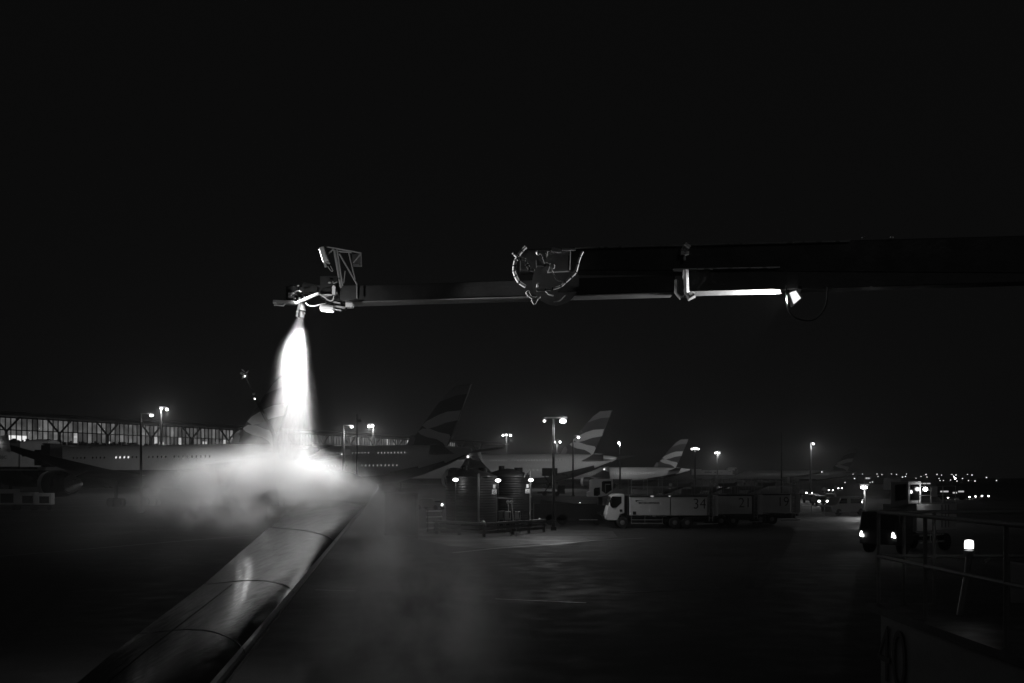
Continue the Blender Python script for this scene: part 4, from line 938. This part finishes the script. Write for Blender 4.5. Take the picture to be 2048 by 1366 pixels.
k.l(k.math('ADD', nf, nd), bp.inputs['Height']); k.l(bp.outputs[0], b.inputs['Normal']); k.l(b.outputs[0], k.out.inputs[0]); M['wing'] = k.m
ws = m.build('wing_skin', M['wing'], wg, True)
# panel seams: thin sealant strips following the section, and the flap line
def seam(d, r=.0022, a0=0):
    up_, _ = sect(LEl(d), interp(d), 1.0 - .35 * (d - 4.2) / 12); m.tube([p_ + Vector((0, 0, .002)) for p_ in up_[a0:]], r, 6, 4)
m = MB(); seam(8.09); seam(10.4); seam(13.0); seam(6.4); m.build('panel_seam', M['ink'], wg, True)
m = MB()
line = lambda fr: [(lambda le, te: le + (te - le) * fr + Vector((0, 0, (te - le).length * .03 * (1.0 - .35 * (d - 4.2) / 12) + .002)))(LEl(d), interp(d)) for d in ds if d < 8.0]
up_f = []
for d in ds:
    if d < 8.0:
        u_, _ = sect(LEl(d), interp(d), 1.0 - .35 * (d - 4.2) / 12); up_f.append(u_[8] + Vector((0, 0, .002)))
m.tube(up_f, .003, 6); m.build('flap_seam', M['ink'], wg, True)
lem.build('leading_edge', M['grey'], wg, True)

# ================================================================== SPRAY AND MIST (real volumes)
NZ = W(530, 924)
NZ = P(600.5, 636, 14.0)
PXM = 14.0 / F
def vol_out(k, dens, aniso=0.0, col=1.0):
    v = k.n('ShaderNodeVolumePrincipled'); v.inputs['Color'].default_value = (col, col, col, 1); v.inputs['Anisotropy'].default_value = aniso
    k.put(v.inputs['Density'], dens); k.l(v.outputs[0], k.out.inputs['Volume'])
JET = [(635, 600.5, 7), (655, 596, 11), (695, 587.5, 21.5), (744, 585, 27), (794, 584, 33), (832, 580, 39), (869, 577, 44), (919, 572, 50), (1000, 566, 60)]
k = NT('spray_jet'); co = k.obj(); s3 = k.n('ShaderNodeSeparateXYZ'); k.l(co, s3.inputs[0])
HT = 365 * PXM
tt = k.math('DIVIDE', k.math('MULTIPLY', s3.outputs[2], -1.0), HT, clamp=True)
xc = k.math('MULTIPLY', k.math('SUBTRACT', k.curve(tt, [((v - 635) / 365, (c - 560) / 50) for v, c, r in JET]), (600.5 - 560) / 50), 50 * PXM)
rr = k.math('MULTIPLY', k.curve(tt, [((v - 635) / 365, r / 60) for v, c, r in JET]), 60 * PXM)
dx = k.math('DIVIDE', k.math('SUBTRACT', s3.outputs[0], xc), rr); dy = k.math('DIVIDE', s3.outputs[1], rr)
rho = k.math('SQRT', k.math('ADD', k.math('MULTIPLY', dx, dx), k.math('MULTIPLY', dy, dy)))
cv = k.n('ShaderNodeCombineXYZ'); k.l(dx, cv.inputs[0]); k.l(dy, cv.inputs[1]); k.l(k.math('MULTIPLY', s3.outputs[2], .55), cv.inputs[2])
nz = k.noise(cv.outputs[0], 2.6, 4, .6)
nb = k.noise(cv.outputs[0], 9.0, 2, .6)
edge = k.math('ADD', rho, k.math('MULTIPLY', k.math('SUBTRACT', nz, .5), 1.5))
fall = k.mapr(edge, .5, 1.25, 1.0, 0.0, True)
den = k.math('DIVIDE', .46, rr)
halo = k.math('MULTIPLY', k.mapr(rho, .7, 1.7, 1.0, 0.0, True), k.mapr(nz, .42, .65, .0, .10))
den = k.math('MULTIPLY', den, k.math('ADD', k.math('MULTIPLY', fall, k.mapr(nb, .32, .68, .12, 1.9)), halo))
den = k.math('MULTIPLY', den, k.mapr(tt, .82, 1.0, 1.0, .0, True))
vol_out(k, den, 0.0); M['jet'] = k.m
m = MB(); rings = []
for v, c, r in JET:
    rings.append([Vector(((c - 600.5) * PXM + r * 2.0 * PXM * math.cos(2*math.pi*q_/24), r * 2.0 * PXM * math.sin(2*math.pi*q_/24), -(v - 635) * PXM)) for q_ in range(24)])
m.loft(rings); jet = m.build('spray_jet', M['jet']); jet.location = NZ
tag(jet, 'blinding white cone of fluid sprayed straight down from the boom nozzle', 'spray', kind='stuff')

def cloud(name, label, blobs, nscale, amp, aniso=0.0, d0=13.5, seed=0.0):
    """blobs: (u, v, d, su px, sv px, sd m, density)"""
    k = NT(name + '_vapour'); co = k.obj(); tot = None
    ad = k.n('ShaderNodeVectorMath', operation='ADD'); k.l(co, ad.inputs[0]); ad.inputs[1].default_value = (seed, seed * 2, -seed)
    n1 = k.noise(ad.outputs[0], nscale, 8, .68); n0 = k.noise(ad.outputs[0], nscale * .35, 2, .5)
    nn = k.math('ADD', k.math('MULTIPLY', n1, .6), k.math('MULTIPLY', n0, .4))
    for (u, v, d, su, sv, sd, dn) in blobs:
        c = P(u, v, d); s_ = d / F
        a = k.n('ShaderNodeVectorMath', operation='SUBTRACT'); k.l(co, a.inputs[0]); a.inputs[1].default_value = c
        b_ = k.n('ShaderNodeVectorMath', operation='DIVIDE'); k.l(a.outputs[0], b_.inputs[0]); b_.inputs[1].default_value = (su * s_, sd, sv * s_)
        l_ = k.n('ShaderNodeVectorMath', operation='LENGTH'); k.l(b_.outputs[0], l_.inputs[0])
        g_ = k.math('MULTIPLY', k.math('EXPONENT', k.math('MULTIPLY', k.math('MULTIPLY', l_.outputs['Value'], l_.outputs['Value']), -.5)), dn)
        g_ = k.math('SUBTRACT', g_, dn * .012); g_ = k.math('MAXIMUM', g_, 0.0)
        tot = g_ if tot is None else k.math('ADD', tot, g_)
    den = k.math('MULTIPLY', tot, k.mapr(nn, .5 - amp, .5 + amp, 0.0, 2.3))
    vol_out(k, den, aniso)
    lo = Vector((1e9,)*3); hi = -lo
    for (u, v, d, su, sv, sd, dn) in blobs:
        c = P(u, v, d); e_ = Vector((su * d / F, sd, sv * d / F)) * 3.0
        for i in range(3): lo[i] = min(lo[i], c[i] - e_[i]); hi[i] = max(hi[i], c[i] + e_[i])
    lo.z = max(lo.z, .02)
    m = MB(); m.box((lo + hi) / 2, hi - lo); o = m.build(name, k.m)
    return tag(o, label, 'mist', kind='stuff')
cloud('mist_cloud', 'bright billow of mist where the spray strikes the wing', [
    (570, 958, 14.2, 42, 30, .35, 3.0), (510, 962, 14.0, 60, 30, .45, 2.2), (430, 976, 13.6, 56, 30, .5, 1.9), (375, 992, 13.5, 42, 24, .4, 1.0),
    (640, 970, 14.0, 44, 24, .4, 2.0), (695, 988, 13.7, 34, 18, .4, 1.1), (590, 1008, 13.4, 135, 30, .5, 1.0), (600, 925, 14.3, 20, 34, .2, .7), (530, 918, 14.3, 22, 34, .3, 1.1), (360, 965, 13.5, 26, 20, .3, .6)], 3.4, .075)
cloud('drifting_mist', 'faint mist falling off the wing edge towards the tarmac', [
    (770, 1055, 13.0, 30, 45, .5, .36), (800, 1150, 12.4, 70, 95, .8, .24), (860, 1300, 11.8, 100, 110, 1.0, .16), (905, 1200, 12.0, 45, 90, .7, .1), (680, 1290, 11.6, 70, 90, .8, .06)], 2.2, .1, seed=3.0)
cloud('thin_haze_veil', 'thin veil of vapour spreading left over the tarmac', [
    (240, 1010, 15.0, 230, 50, 1.5, .028), (430, 1060, 13.6, 130, 60, .8, .05)], .7, .25, seed=9.0)

# ================================================================== HAZE
k = NT('night_haze'); vol_out(k, 0.00028, 0.82); hz_ = MB(); hz_.box((0, 440, 14.5), (1800, 920, 31)); tag(hz_.build('haze', k.m), 'thin damp night air over the whole apron', 'haze', kind='stuff')
